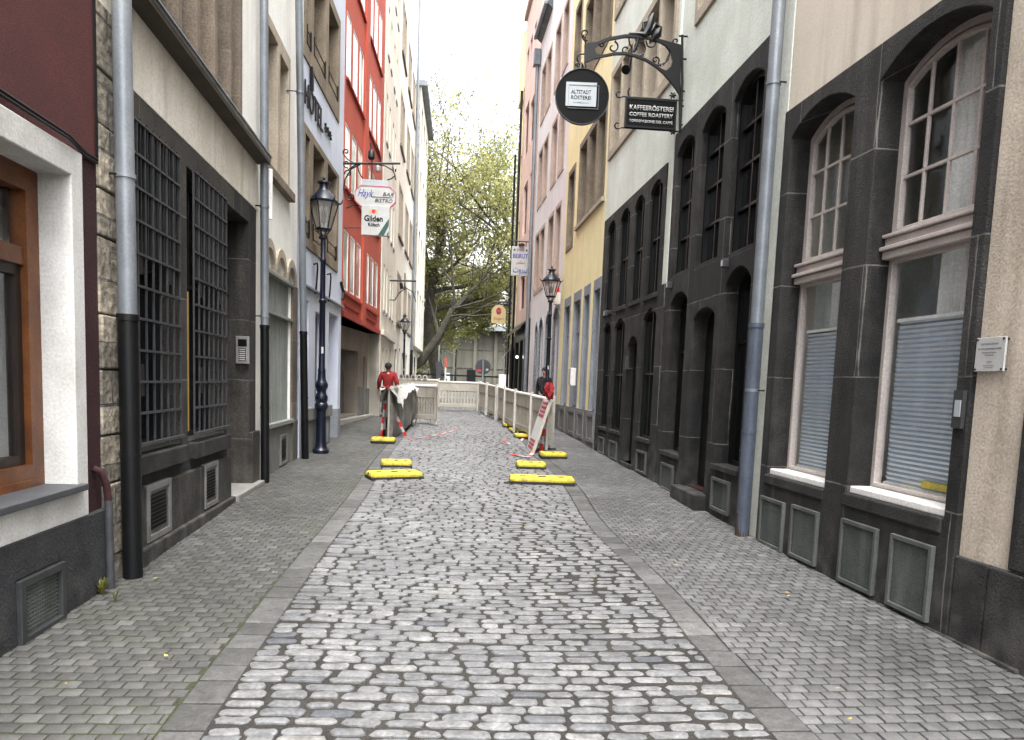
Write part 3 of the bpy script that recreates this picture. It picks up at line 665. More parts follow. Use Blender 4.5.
F.window(rect(.7, 3.2, 8.2, 9.8), .25, fr=.05, mat=WOOD_DK, vb=(1.5, 2.4))
o = F.mb().add([(U0+.3, 0, 4.12), (4.24, 0, 4.1), (4.24, .16, 4.1), (U0+.3, .16, 4.12), (U0+.3, 0, 4.34), (4.24, 0, 4.3), (4.24, .16, 4.16), (U0+.3, .16, 4.19)], [(0, 1, 2, 3), (4, 5, 6, 7), (3, 2, 6, 7), (1, 2, 6, 5), (0, 3, 7, 4)]).build('cornice', BROWNB, F.root)
F.mb().add([(U0+.3, .162, 4.16), (4.24, .162, 4.13), (4.24, .17, 4.175), (U0+.3, .17, 4.205)], [(0, 1, 2, 3)]).box(U0+.3, 4.25, .155, .18, 4.18, 4.195).build('cornice_flashing', ZINC, o)
F.mb().tube([(4.42, .12, 4.1), (4.42, .12, 3.5)], .03, 10).build('gutter_spout', WHITEW, F.root, smooth=True)
F.shell(PL_WHITE, U0, U1, -.1, 12, D=7)
def bars(F, u0, u1, z0, z1, w, dense, n1, n2, open_left=0):
    b = F.mb(); k = int(round((z1-z0)/.235)); hz = [z1-(z1-z0)*i/k for i in range(k+1)]
    for i, z in enumerate(hz[:-1]): b.box(u0, u1, w-.006, w+.012, z-.009, z+.009)
    b.box(u0-.02, u1+.05, w, w+.035, z0-.01, z0+.012)
    o = b.build('window_bars', BARS, F.root)
    b = F.mb()
    for i in range(n2):
        u = u0+(u1-u0)*i/(n2-1); b.box(u-.006, u+.006, w-.006, w+.008, z0-.01, z1)
    b.build('upright_bars', BARS, o)
    b = F.mb()
    for i in range(n1):
        u = u0+(u1-u0)*(i+.5)/n1; b.box(u-.008, u+.008, w-.012, w+.002, z1-dense, z1+(.03 if i % 2 else .01))
    b.build('close_bars', BARS_DK, o)
    multi(F, 'bar_lock', BARS_DK, [(u0+(u1-u0)*i-.035, u0+(u1-u0)*i+.035, w-.02, w-.004, zz-.12, zz+.12) for i in (.22, .8) for zz in (z0+.48, z1-.95)], parent=o)
bars(F, .32, 1.39, 1.04, 3.37, .01, .95, 16, 8)
bars(F, 1.70, 2.77, 1.04, 3.35, .03, .95, 16, 8)
for q, uu in ((W1, .42), (W2, 1.63)):
    o = F.window(q, .2, fr=.05, mat=BARS_DK, glass=GLASSB, vb=((q[0][0]+q[1][0])/2,), hb=(2.4,))
    F.mb().box(uu, uu+.07, -.06, -.015, 1.06, 2.3).build('yellow_shutter_edge', YBOARD, o)
box_part(F, 'window_sill', BASB, .28, 1.42, -.02, .075, .82, .965, bevel=.01)
box_part(F, 'window_sill', BASB, 1.63, 2.80, -.02, .075, .81, .96, bevel=.01)
multi(F, 'plinth_block', BASG, [(1.04, 1.94, -.05, .05, .26, .715), (2.4, 2.9, -.05, .05, .26, .715), (3.87, 4.25, -.05, .05, .0, .9), (.28, .49, -.05, .05, .26, .72)], bevel=.012)
box_part(F, 'plinth_foot', BASG, .28, 4.2, -.05, .085, -.1, .275, bevel=.012)
box_part(F, 'plinth_back', RENDER_DK, .28, 2.9, -.2, .0035, .2, .84)
vent(F, .5, 1.02, .285, .725, w=.03, mat=GRILLE_L, inner=GRILLE_L, style='louvre', fw=.05)
vent(F, 1.95, 2.39, .295, .725, w=.03, mat=GRILLE_L, inner=GRILLE_L, style='louvre', fw=.045)
d = box_part(F, 'door', DOORRED, 2.92, 3.86, -.42, -.38, .28, 2.5, bevel=.004)
b = F.mb()
for k in range(9): b.box(2.97+k*.1, 3.0+k*.1, -.38, -.368, .35, 2.42)
b.build('door_boards', DOORRED, d); F.mb().tube([(3.0, -.34, 1.15), (3.0, -.34, 1.4)], .014, 8).build('handle', STEEL, d)
box_part(F, 'door_transom', BASG, 2.93, 3.85, -.44, -.22, 2.5, 2.6, bevel=.01)
F.window(rect(2.92, 3.86, 2.62, 3.34), .42, fr=.05, mat=WOOD_DK)
box_part(F, 'door_step', mk('worn_grey_step', (.24, .235, .22), (.17, .165, .155), scale=3, rough=.85, bump=.3), 2.93, 4.2, -.4, .12, .08, .285, bevel=.012)
pipepx(F, (122, 30), (133, 570), .06, .02, 12, (127, 316), clips=(2.87, 5.5))
pipepx(F, (264, 10), (265, 470), .05, .15, 12, (264.5, 326), clips=(3.6, 2.3))
# intercom on the far door jamb, facing the street's near end
it = thing('intercom_panel', 'silver intercom with bell buttons in the stone doorway behind the barred windows', 'intercom', F.W(3.85, -.06, 1.71), F.root.rotation_euler.z)
b = MB(); b.box(.005, .045, -.075, .075, 0, .32); b.build('housing', STEEL, it, bevel=.004)
b = MB(); b.box(.045, .049, -.05, .05, .2, .285); b.build('screen', SIGNBK, it)
b = MB(); b.box(.045, .047, -.04, .04, .03, .18); b.build('button_plate', SIGNBK, it)
b = MB()
for k in range(6): b.box(.047, .052, -.032, .032, .04+k*.0235, .053+k*.0235)
b.build('bell_buttons', SIGNW, it)

# ---- white house with the arched garage
F = Fac(-1, (-2.425, 9.86), (-2.455, 12.3), 'arched_garage_house', 'white house with grey ribbed garage doors under three small stone arches', 'house')
U1 = 2.45
AR = [arch(.04, .62, 2.97, 2.99, 3.24), arch(.74, 1.34, 2.97, 2.99, 3.22), arch(1.46, 2.05, 2.93, 2.95, 3.19)]
GD = rect(.04, 1.8, .86, 2.93)
UP = [rect(.2, .76, 4.26, 5.93), rect(.9, 1.46, 4.26, 5.88)]
F.wall('wall', PL_WHITE, rect(-.02, U1, -.1, 13), AR+[GD, rect(-.01, 1.58, 4.2, 6.08), rect(.1, 1.55, 7.4, 9.2)], depths=[.3]*3+[.3, .2, .2])
for q in AR:
    us = [p[0] for p in q]; zc = max(p[1] for p in q)
    b = F.mb(); b.ring(arch(min(us)-.07, max(us)+.07, 2.95, 3.0, zc+.11), q, -.02, .035); b.build('stone_arch', SANDB, F.root)
    F.window(q, .28, fr=.03, mat=WOOD_DK, glass=GLASSB)
b = F.mb(); b.box(.05, 1.8, -.1, -.06, .9, 2.93); 
k = 0; u = .08
while u < 1.75:
    b.box(u, u+.05, -.06, -.03, .93, 2.9); u += .085 if k % 6 else .12; k += 1
gd = b.build('garage_door', GARAGE, F.root)
multi(F, 'door_rail', GARAGE, [(.0, 1.82, -.03, .05, 2.9, 2.945), (.0, 1.82, -.03, .04, 2.39, 2.43), (.0, 1.86, -.05, .06, .88, .935)], bevel=.004, parent=gd)
F.wall('stone_pier', SANDD, rect(1.82, 2.2, .9, 2.95), w=.03, edge=.1, bevel=.01)
box_part(F, 'pier_base', CONC, 1.84, 2.42, -.1, .04, -.1, .9, bevel=.01)
box_part(F, 'plinth', GREYPANEL, .0, 1.84, -.2, .012, -.1, .87)
vent(F, 1.04, 1.5, .3, .74, w=.012, mat=GRILLE_L, inner=GRILLE_L, style='louvre', fw=.04)
F.wall('window_surround', SANDB, rect(0, 1.57, 4.21, 6.07), UP, depth=.3, w=.02, bevel=.006)
for q in UP: F.window(q, .28, w=.02, fr=.05, mat=SANDD, glass=GLASSL)
F.wall('window_surround', SANDB, rect(.11, 1.54, 7.41, 9.19), [rect(.2, .76, 7.5, 9.1), rect(.9, 1.46, 7.5, 9.1)], depth=.3, w=.02)
for q in (rect(.2, .76, 7.5, 9.1), rect(.9, 1.46, 7.5, 9.1)): F.window(q, .28, w=.02, fr=.05, mat=SANDD)
box_part(F, 'window_sill', SANDD, .0, 1.64, -.02, .09, 4.1, 4.22, bevel=.008)
F.shell(PL_WHITE, -.02, U1, -.1, 13, D=7)
pipepx(F, (299, 10), (305, 445), .052, .22, 13, (303, 332), w=.17, clips=(5.6, 7.2, 9))

# ---- pale blue hotel
F = Fac(-1, (-2.385, 12.3), (-2.30, 15.8), 'hotel_building', 'pale blue hotel front with sandstone window frames behind the left street lamp', 'hotel')
U1 = 3.5
f1 = [rect(-.02, .3, 3.78, 5.33), rect(.56, 1.5, 3.78, 5.35), rect(1.8, 2.74, 3.8, 5.39)]
f2 = [rect(-.02, .3, 6.64, 8.0), rect(.5, 1.46, 6.68, 8.03), rect(1.74, 2.7, 6.74, 8.1)]
f3 = [rect(.0, .3, 9.6, 11), rect(.5, 1.46, 9.6, 11), rect(1.74, 2.7, 9.6, 11)]
gnd = [rect(.0, .42, 1.09, 2.81), rect(.95, 1.75, 1.09, 2.7), rect(2.18, 3.2, .3, 2.8)]
F.wall('wall', PL_BLUE, rect(-.2, U1, -.1, 14), [rect(-.15, 2.96, 3.62, 5.48), rect(-.15, 2.9, 6.42, 8.3), rect(-.15, 2.9, 9.4, 11.2)]+gnd, depths=[.2, .2, .2, .2, .2, .5])
for fr_, holes in ((rect(-.14, 2.95, 3.63, 5.47), f1), (rect(-.14, 2.89, 6.43, 8.29), f2), (rect(-.14, 2.89, 9.41, 11.19), f3)):
    F.wall('window_surround', SAND, fr_, holes, depth=.34, w=.02, bevel=.006)
    for q in holes:
        F.window(q, .3, w=.02, fr=.05, mat=WHITEW, glass=GLASSL)
        u0 = q[0][0]; z0 = q[0][1]
        if holes is not f3:
            b = F.mb(); um = q[1][0]
            for zz in (.08, .26): b.tube([(u0, .0, z0+zz), (um, .0, z0+zz)], .01, 6)
            b.tube([(um-.02, .02, z0+.02), (um-.02, .02, z0+.3)], .014, 6); b.tube([(u0+.02, .02, z0+.02), (u0+.02, .02, z0+.3)], .014, 6)
            b.build('window_rail', IRON_BK, F.root)
F.text('HOTEL', INK, (-.12, 1.28, 5.74, 6.1), w=.012, ext=.02)
F.text('***', INK, (1.45, 2.1, 5.84, 6.0), w=.012, ext=.02, name='stars')
b = F.mb(); b.prism([(.28, 6.05), (.36, 6.1), (.34, 6.33), (.24, 6.42)], .012, .06); b.build('hotel_emblem', INK, F.root)
for u in (.7, 1.9): F.mb().tube([(u, .015, 3.45), (u+.06, .06, 3.48), (u+.1, .06, 3.4), (u+.06, .05, 3.1), (u+.12, .02, 2.98)], .016, 6).build('iron_hook', IRON_BK, F.root, smooth=True)
F.mb().tube([(3.3, .02, 3.5), (3.38, .06, 3.3), (3.3, .06, 3.15)], .03, 6).build('iron_hook', IRON_BK, F.root, smooth=True)
box_part(F, 'string_course', GREYTRIM, -.1, U1+.06, -.02, .06, 3.0, 3.035, bevel=.004)
o = F.window(gnd[0], .18, fr=.04, mat=GREYPANEL, glass=GLASSB)
b = F.mb()
for k in range(5): b.tube([(.03+k*.09, -.04, 1.1), (.03+k*.09, -.04, 2.8)], .008, 6)
for k in range(7): b.tube([(0, -.04, 1.2+k*.25), (.42, -.04, 1.2+k*.25)], .008, 6)
b.build('window_bars', BARS_DK, o)
F.window(gnd[1], .18, fr=.04, mat=GREYPANEL, glass=GLASSB)
d = box_part(F, 'door', BLACKW, 2.18, 3.2, -.48, -.44, .3, 2.8); F.mb().tube([(2.3, -.4, 1.25), (2.3, -.4, 1.5)], .014, 8).build('handle', STEEL, d)
b = F.mb(); b.box(-.1, 2.17, -.1, .05, -.05, .86); b.box(-.1, 2.17, -.1, .09, .865, 1.07); b.build('plinth', GREYPANEL, F.root, bevel=.01)
b = F.mb(); b.box(1.5, 1.9, .05, .065, .4, .75); b.build('plinth_panel', GREYTRIM, F.root)
b = F.mb(); b.box(3.2, U1+.012, -.49, .012, -.05, .95); b.box(3.19, 3.21, -.5, 0, .0, .95); b.build('door_plinth', GREYTRIM, F.root)
F.shell(PL_BLUE, -.2, U1, -.1, 14, D=7)

# ---- red house, upper floors stand out over the pavement
F = Fac(-1, (-2.29, 15.86), (-2.11, 21.9), 'red_house', 'bright red house with white windows, upper floors jutting out over a tan ground floor')
U1 = F.len
def q4(F, xa, ya, xb, yb, yc, w=0):
    """opening seen with its top edge from (xa,ya) to (xb,yb) and its near bottom corner at (xa,yc): kept square, on the wall"""
    u0, z1a = F.px(xa, ya, w); u1, z1b = F.px(xb, yb, w); _, z0 = F.px(xa, yc, w)
    return rect(min(u0, u1), max(u0, u1), z0, (z1a+z1b)/2)
red = []
U_ = [(.06, .64), (.88, 1.5), (1.74, 2.38), (3.2, 3.75), (4.0, 4.6), (4.85, 5.45)]
for z0, z1, i0 in ((3.4, 4.62, 0), (5.5, 6.72, 0), (7.62, 8.86, 0), (9.75, 11.0, 0), (11.9, 13.1, 0)):
    for i, (a, c) in enumerate(U_):
        dz = .04*a/2; red.append(rect(a, c, z0+dz, z1+dz))
F.wall('upper_wall', PL_RED, rect(0, U1, 2.86, 14.5), red, depth=.03, edge=1.0)
for q in red: F.window(q, .012, fr=.035, mat=WHITEW, glass=GLASSW, t=.008)
b = F.mb(); b.box(2.45, 3.0, -.05, .05, 2.86, 14.5); b.build('pilaster', PL_RED, F.root)
b = F.mb(); b.add([(0, 0, 2.86), (U1, 0, 2.86), (U1, -1.2, 2.86), (0, -1.2, 2.86)], [(0, 1, 2, 3)]); b.box(0, U1, -.02, .04, 2.84, 2.95); b.build('overhang_beam', PL_RED_D, F.root)
multi(F, 'window_sill', PL_RED_D, [(a, c, 0, .05, z0-.06, z0-.01) for z0 in (3.36, 5.46, 7.58, 9.71) for a, c in ((.04, 2.42), (3.15, 5.5))])
multi(F, 'moulding', PL_RED_D, [(.25, 2.2, .0, .03, 3.08, 3.13), (3.2, 5.1, .0, .03, 3.08, 3.13)])
F.shell(PL_RED, 0, U1, 2.86, 14.5, D=8)
FG = Fac(-1, (-3.06, 15.86), (-2.42, 22.0), None, '')
FG.root = F.root
def TG(u, w, z):
    p = FG.W(u, w, z)-F.A; p.z = z-F.g
    return (-p.dot(F.d), p.dot(F.n), p.z)
FG.T = TG
GDR = rect(2.9, 4.9, .62, 2.3)
FG.wall('ground_floor_wall', TAN, rect(0, FG.len, .2, 2.9), [GDR, rect(5.55, 5.85, .9, 2.2)], depths=[.4, .1])
d = FG.mb(); d.box(2.9, 4.9, -.4, -.37, .6, 2.3)
for k in range(8): d.box(2.95+k*.25, 2.97+k*.25, -.37, -.35, .62, 2.28)
d = d.build('garage_gate', GREYPANEL, F.root); FG.mb().tube([(3.4, -.34, 1.3), (3.4, -.34, 1.5)], .02, 6).build('handle', STEEL, d)
FG.window(rect(5.55, 5.85, .9, 2.2), .08, fr=.04, mat=GREYPANEL)
multi(FG, 'stone_base', GREYPANEL, [(4.92, 5.5, -.02, .05, .3, 1.35), (5.9, FG.len+.02, -.02, .06, .3, 1.3)], bevel=.01)
b = FG.mb(); b.box(0, FG.len, -.4, .16, .25, .56); b.build('threshold', CONC_L, F.root, bevel=.01)

# ---- ivory house with narrow windows
F = Fac(-1, (-2.08, 21.95), (-2.13, 27.4), 'ivory_house', 'ivory house with narrow plain windows beside the red house')
U1 = F.len; hs_ = []
for z in (3.6, 6.0, 8.4, 10.8, 13.2):
    for a in (.7, 1.7, 3.1, 4.2): hs_.append(rect(a, a+.45, z, z+1.35))
gr = [rect(.6, 1.3, .75, 2.5), rect(2.2, 2.8, .95, 2.5), rect(3.6, 4.4, .62, 2.6)]
F.wall('wall', PL_IVORY, rect(0, U1, .2, 15.2), hs_+gr, depth=.12)
for q in hs_+gr: F.window(q, .1, fr=.05, mat=WHITEW, glass=GLASSL if q in hs_ else GLASS)
multi(F, 'window_sill', GREYTRIM, [(q[0][0]-.05, q[1][0]+.05, 0, .03, q[0][1]-.06, q[0][1]) for q in hs_])
b = F.mb(); b.box(0, U1, -.02, .1, 2.85, 3.0); b.build('cornice', PL_IVORY, F.root)
F.shell(PL_IVORY, 0, U1, .2, 15.2, D=8)
b = F.mb(); b.add([(0, .25, 15.2), (U1, .25, 15.2), (U1, -4, 18.5), (0, -4, 18.5), (0, .25, 15.0), (U1, .25, 15.0)], [(0, 1, 2, 3), (0, 1, 5, 4)]); rf = b.build('roof', SLATER, F.root)
b = F.mb(); b.box(-.03, U1, .2, .34, 14.95, 15.15); b.build('gutter', WHITEW, rf, bevel=.01)

# ---- warm white house with stone mullioned windows
F = Fac(-1, (-2.13, 27.42), (-2.08, 37.0), 'mullioned_white_house', 'tall warm white house with banded stone mullioned windows above the far left lamp')
U1 = F.len; big = []; sh = []
for z in (3.7, 6.9, 10.1, 13.3):
    for a in (1.0, 4.4, 7.2): big.append(rect(a, a+2.1, z, z+1.9))
gr = [rect(.6, 1.6, .85, 2.7), rect(2.6, 3.2, .7, 2.8), rect(4.3, 5.3, .85, 2.7), rect(6.6, 7.6, .85, 2.7)]
F.wall('wall', PL_IVORY2, rect(0, U1, .3, 19.5), big+gr, depth=.12)
for q in big:
    u0, u1, z0, z1 = q[0][0], q[1][0], q[0][1], q[2][1]
    hh = [rect(u0+.12+k*.64, u0+.66+k*.64, z0+.12, z1-.12) for k in range(3)]
    F.wall('window_surround', SANDB, rect(u0+.01, u1-.01, z0+.01, z1-.01), hh, depth=.2, w=.006)
    for h in hh: F.window(h, .17, w=.006, fr=.04, mat=SANDD, glass=GLASS)
    box_part(F, 'window_sill', SANDD, u0-.05, u1+.05, .0, .06, z0-.1, z0)
for q in gr: F.window(q, .1, fr=.05, mat=GREYPANEL)
box_part(F, 'plinth', GREYPANEL, 0, U1, -.1, .04, .3, .66+.9*.0)
F.shell(PL_IVORY2, 0, U1, .3, 19.5, D=8)
pipe(F, 9.3, .1, .06, .85, 19, 3.0)

# ---- far white block with an overhanging upper storey and eaves
ZE = atY(418, 92, 40).z-.25
F = Fac(-1, (-1.9, 38.5), (-1.82, 46.5), 'eaved_white_block', 'farthest white block on the left with overhanging upper storeys and dark eaves by the tree')
U1 = F.len; hh = []
for z in (4.4, 7.4, 10.4, 13.4):
    for a in (.8, 3.2, 5.6): hh.append(rect(a, a+1.2, z, z+1.8))
F.wall('wall', PL_IVORY2, rect(0, U1, 3.3, ZE), hh, depth=.12, edge=1.2)
for q in hh: F.window(q, .1, fr=.06, mat=SANDD, glass=GLASSL)
b = F.mb(); b.box(0, U1, -3, -.35, .5, 3.3); b.build('ground_floor_wall', PL_IVORY, F.root)
multi(F, 'shop_window', GLASS, [(a, a+1, -.35, -.34, 1.0, 2.9) for a in (1, 3, 5)])
F.shell(PL_IVORY2, 0, U1, 3.3, ZE, D=8)
b = F.mb(); b.box(-.1, U1+.4, -8, .3, ZE, ZE+.25); b.build('eaves', GREYTRIM, F.root)
# ------------------------------------------------------------------ RIGHT SIDE
def pxr(F, xl, xr, yt, yb, w=0):
    """opening measured on the wall: left/right/top/bottom seen at its middle"""
    xc, yc = (xl+xr)/2, (yt+yb)/2
    u0 = F.px(xl, yc, w)[0]; u1 = F.px(xr, yc, w)[0]; z1 = F.px(xc, yt, w)[1]; z0 = F.px(xc, yb, w)[1]
    return rect(min(u0, u1), max(u0, u1), z0, z1)
def bb(q): return min(p[0] for p in q), max(p[0] for p in q), min(p[1] for p in q), max(p[1] for p in q)
# ---- beige house with two large arched windows
F = Fac(1, (3.20, 2.5), (2.985, 7.1), 'arched_window_house', 'beige house with two large arched windows in dark stone, nearest on the right')
UE = 4.42
A = arch(3.28, 4.27, .85, 3.88, 4.03); Bw = arch(1.89, 2.96, .87, 3.88, 4.04)
F.wall('wall', PL_BEIGE, rect(-4, UE, 4.155, 11), edge=.3)
F.wall('weathered_wall', PL_BEIGE2, rect(-4, 1.765, .66, 4.154), edge=.3, w=.002)
F.wall('stone_frame', BAS, [(1.77, -.2), (UE, -.2), (UE, 4.15), (1.77, 4.15)], [A, Bw], depth=.27, w=.035, bevel=.01)
multi(F, 'plinth_block', BASB, [(1.5, 1.768, -.1, .03, -.2, .66), (.6, 1.495, -.1, .032, -.2, .66), (-4, .595, -.1, .03, -.2, .66)], bevel=.012)
multi(F, 'quoin_stone', BASB, [(.3, 1.37, -.1, .028, .665, 1.76), (.1, 1.16, -.1, .026, 1.765, 2.3), (.3, 1.36, -.1, .03, 2.31, 2.53), (.0, 1.1, -.1, .027, 2.535, 3.2)], bevel=.02)
b = F.mb(); b.box(1.2, UE, -.1, .06, -.2, .155); b.build('plinth_foot', BAS, F.root, bevel=.012)
multi(F, 'window_sill', BASB, [(1.9, 2.99, -.24, .05, .76, .865), (3.28, 4.31, -.24, .05, .75, .845)], bevel=.015)
F.shell(PL_BEIGE, -4, UE, -.2, 11, D=7, w=-.2)
def big_window(q, zt, u0, u1, z0, zs, zc):
    outer = q; inner = arch(u0+.045, u1-.045, z0+.06, zs-.025, zc-.045)
    o = F.window(outer, .22, w=.035, mat=PINKW, glass=GLASST, inner=inner, t=.03)
    b = F.mb(); wb = -.185
    # transom: stepped moulding across the opening
    b.box(u0+.01, u1-.01, wb-.02, wb+.1, zt-.06, zt-.005); b.box(u0+.005, u1-.005, wb-.02, wb+.125, zt, zt+.03); b.box(u0+.01, u1-.01, wb-.02, wb+.085, zt+.035, zt+.09); b.box(u0+.005, u1-.005, wb-.02, wb+.11, zt+.095, zt+.12)
    b.build('transom', PINKW, o, bevel=.006)
    b = F.mb(); a0, a1 = u0+.038, u1-.038
    out = arch(a0, a1, zt+.125, zs-.05, zc-.065); inn = arch(a0+.028, a1-.028, zt+.165, zs-.06, zc-.092)
    b.ring(out, inn, wb-.01, wb+.035)
    for k in (1, 2, 3):
        u = a0+(a1-a0)*k/4; hh = (1-((k-2)/2.2)**2); b.box(u-.012, u+.012, wb-.002, wb+.02, zt+.15, zs-.06+(zc-zs)*hh*.8)
    zr = (zs+.06-(zt+.15))/3
    for k in (1, 2): b.box(a0+.02, a1-.02, wb-.002, wb+.021, zt+.15+zr*k-.012, zt+.15+zr*k+.012)
    b.build('casement', PINKW, o, bevel=.004)
    b = F.mb(); b.ring(rect(a0, a1, z0+.06, zt-.06), rect(a0+.016, a1-.016, z0+.085, zt-.085), wb-.01, wb+.04); b.build('lower_frame', PINKW, o, bevel=.004)
    b = F.mb(); b.box(u0+.005, u1-.005, wb, wb+.2, z0-.005, z0+.05); b.build('bottom_rail', WHITEW, o, bevel=.01)
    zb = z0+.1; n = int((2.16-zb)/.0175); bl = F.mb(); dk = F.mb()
    for k in range(n):  # pleat faces coloured alternately white and dark grey-blue
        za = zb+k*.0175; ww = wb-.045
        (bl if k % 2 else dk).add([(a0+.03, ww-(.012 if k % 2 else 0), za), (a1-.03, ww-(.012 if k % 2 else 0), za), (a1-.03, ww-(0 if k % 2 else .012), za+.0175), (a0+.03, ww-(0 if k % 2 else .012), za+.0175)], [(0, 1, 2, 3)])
    o2 = bl.build('pleated_blind', BLIND, o); dk.build('blind_stripe', mk('dark_blind_stripe', (.2, .24, .3), (.16, .2, .26), scale=3, rough=.9, bump=0, grain=.03), o)
    b = F.mb(); b.box(a0+.03, a1-.03, wb-.06, wb-.03, 2.155, 2.18); b.box(a0+.03, a1-.03, wb-.06, wb-.03, zb-.02, zb); b.build('blind_rail', WHITEW, o)
    return o
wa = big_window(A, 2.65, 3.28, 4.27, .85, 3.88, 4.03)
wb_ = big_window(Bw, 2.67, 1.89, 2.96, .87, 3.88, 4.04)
def curtain(F, par, u0, u1, z0, z1, w, amp=.03, mat=CURTAIN):
    b = F.mb(); n = max(8, int((u1-u0)/.02))
    f = lambda k: amp*(math.sin(k*1.05)+.4*math.sin(k*.43))
    for k in range(n):
        a, c = u0+(u1-u0)*k/n, u0+(u1-u0)*(k+1)/n
        b.add([(a, w+f(k), z0), (c, w+f(k+1), z0), (c, w+f(k+1), z1), (a, w+f(k), z1)], [(0, 1, 2, 3)])
    return b.build('curtain', mat, par, smooth=True)
curtain(F, wb_, 1.92, 2.55, 1.0, 4.05, -.31); curtain(F, wa, 3.3, 3.7, 1.0, 4.05, -.31)
curtain(F, wa, 3.95, 4.15, 2.1, 2.6, -.4)
b = F.mb(); b.box(2.1, 2.45, -.215, -.205, .985, 1.03); b.build('yellow_book', YELLOW, wb_)
b = F.mb(); b.box(1.5, 4.5, -2.2, -2.1, -.1, 4.2); b.box(1.5, 4.5, -2.1, -.2, .8, .84); b.build('dark_interior', INSIDE, F.root)
for q in ((3.87, 4.32, .19, .635), (3.3, 3.73, .2, .65), (2.51, 2.96, .185, .67), (1.93, 2.35, .18, .675)):
    vent(F, *q, w=.04, style='mesh', fw=.03)
o = box_part(F, 'intercom', VENT_DK, 1.79, 1.87, .035, .06, 1.43, 1.66); F.mb().box(1.8, 1.85, .06, .064, 1.5, 1.6).build('intercom_plate', SIGNGY, o)
pl = thing('name_plaque', 'white acrylic plaque screwed to the weathered beige wall beside the right arched window', 'plaque', F.W(1.645, .0, 1.87), F.root.rotation_euler.z)
b = MB(); b.box(-.112, .112, .02, .032, -.098, .098); b.build('plate', SIGNW, pl, bevel=.002)
b = MB()
for x in (-.1, .1):
    for z in (-.086, .086): MB().tube([(x, .0, z), (x, .037, z)], .006, 8).build('screw', IRON_BK, pl)
def plf(rx0, rx1): return lambda x, y, z: (rx0+rx1-x, -y, z)
for s_, r_, m_ in (('RECHTSANWALTSKANZLEI', (-.06, .07, .056, .066), INKGY), ('Dr. Paul Jean Andreas Pohle', (-.085, .09, .026, .037), INK), ('Rechtsanwalt und Mediator', (-.05, .06, .008, .016), INKGY), ('Rechtsanwalt', (-.03, .035, -.006, .001), INKGY), ('Telefon', (-.025, .02, -.045, -.038), INKGY), ('Termine nach', (-.045, .045, -.066, -.06), INKGY), ('Vereinbarung', (-.03, .03, -.078, -.071), INKGY)):
    text(s_, m_, pl, rect=r_, y=-.0325, ext=.0006, f=plf(r_[0], r_[1]))

# ---- pale green house over black stone arches (near)
def stone_house(F, nm, plaster, outer, holes_up, holes_gr, doors, top):
    pass
F = Fac(1, (2.985, 7.12), (2.955, 10.4), 'black_arcade_house', 'pale green house over a black stone arcade with a stepped door, beside the beige house')
O = [arch(2.40, 3.12, 3.1, 4.72, 4.85), arch(1.35, 2.13, 3.08, 4.71, 4.85), arch(.33, 1.11, 3.05, 4.71, 4.85)]
Gh = [arch(2.33, 3.04, .76, 2.74, 2.87), arch(1.3, 2.03, .38, 2.46, 2.57), arch(.33, 1.02, .79, 2.74, 2.9)]
F.wall('stone_front', BAS, [(.12, -.1), (3.48, -.1), (3.48, 3.06), (3.26, 3.06), (3.26, 5.04), (.12, 5.04)], O+Gh, depths=[.16]*3+[.24, .24, .24], w=.03, bevel=.014)
F.wall('wall', PL_GREEN, [(-.19, -.1), (.119, -.1), (.119, 5.045), (3.262, 5.045), (3.262, 3.065), (3.45, 3.065), (3.45, 13), (-.19, 13)], [rect(.25, 2.72, 6.18, 8.4), rect(.25, 2.72, 9.3, 11.3)], depth=.1)
UPL = [rect(.4+k*.58, .86+k*.58, 6.34, 8.24) for k in range(4)]; UPL2 = [rect(.4+k*.58, .86+k*.58, 9.45, 11.2) for k in range(4)]
for fr_, hh in ((rect(.26, 2.71, 6.19, 8.39), UPL), (rect(.26, 2.71, 9.31, 11.29), UPL2)):
    F.wall('window_surround', SANDB, fr_, hh, depth=.3, w=.03, bevel=.01)
    for q in hh: F.window(q, .27, w=.03, fr=.05, mat=WHITEW, glass=GLASS)
for q in O: 
    u0, u1, z0, z1 = bb(q); F.window(q, .13, w=.03, fr=.05, mat=BLACKW, glass=GLASSB, vb=((u0+u1)/2,), hb=(z0+.5, z0+.95, z0+1.35), t=.05)
for q in (Gh[0], Gh[2]):
    u0, u1, z0, z1 = bb(q); F.window(q, .21, w=.03, fr=.05, mat=BLACKW, glass=GLASSB, hb=(z0+1.35,), vb=((u0+u1)/2,), t=.05)
q = Gh[1]; d = F.mb(); d.prism(q, -.21, -.15); d.box(1.4, 1.92, -.15, -.135, .5, 1.2); d.box(1.4, 1.92, -.15, -.135, 1.35, 2.3); d = d.build('door', BLACKW, F.root, bevel=.004)
b = F.mb(); b.box(1.37, 1.42, -.135, -.115, 1.2, 1.5); b.tube([(1.395, -.12, 1.42), (1.395, -.06, 1.42), (1.5, -.06, 1.42)], .012, 8); b.build('handle', STEEL, d)
box_part(F, 'threshold', DOORRED, 1.31, 2.02, -.2, -.02, .38, .42)
box_part(F, 'door_step', BASB, 1.2, 2.12, -.1, .17, .1, .405, bevel=.015)
multi(F, 'window_sill', BASB, [(2.28, 3.1, -.19, .06, .7, .765), (.3, 1.07, -.19, .06, .73, .795)]+[(bb(q)[0]+.005, bb(q)[1]-.005, -.12, .0, bb(q)[2]-.002, bb(q)[2]+.05) for q in O], bevel=.01)
vent(F, 2.43, 2.97, .24, .6, w=.035, style='mesh', inner=GRILLE_IN); vent(F, .48, 1.0, .29, .65, w=.035, style='open')
F.shell(PL_GREEN, -.19, 3.46, -.1, 13, D=7, w=-.05)
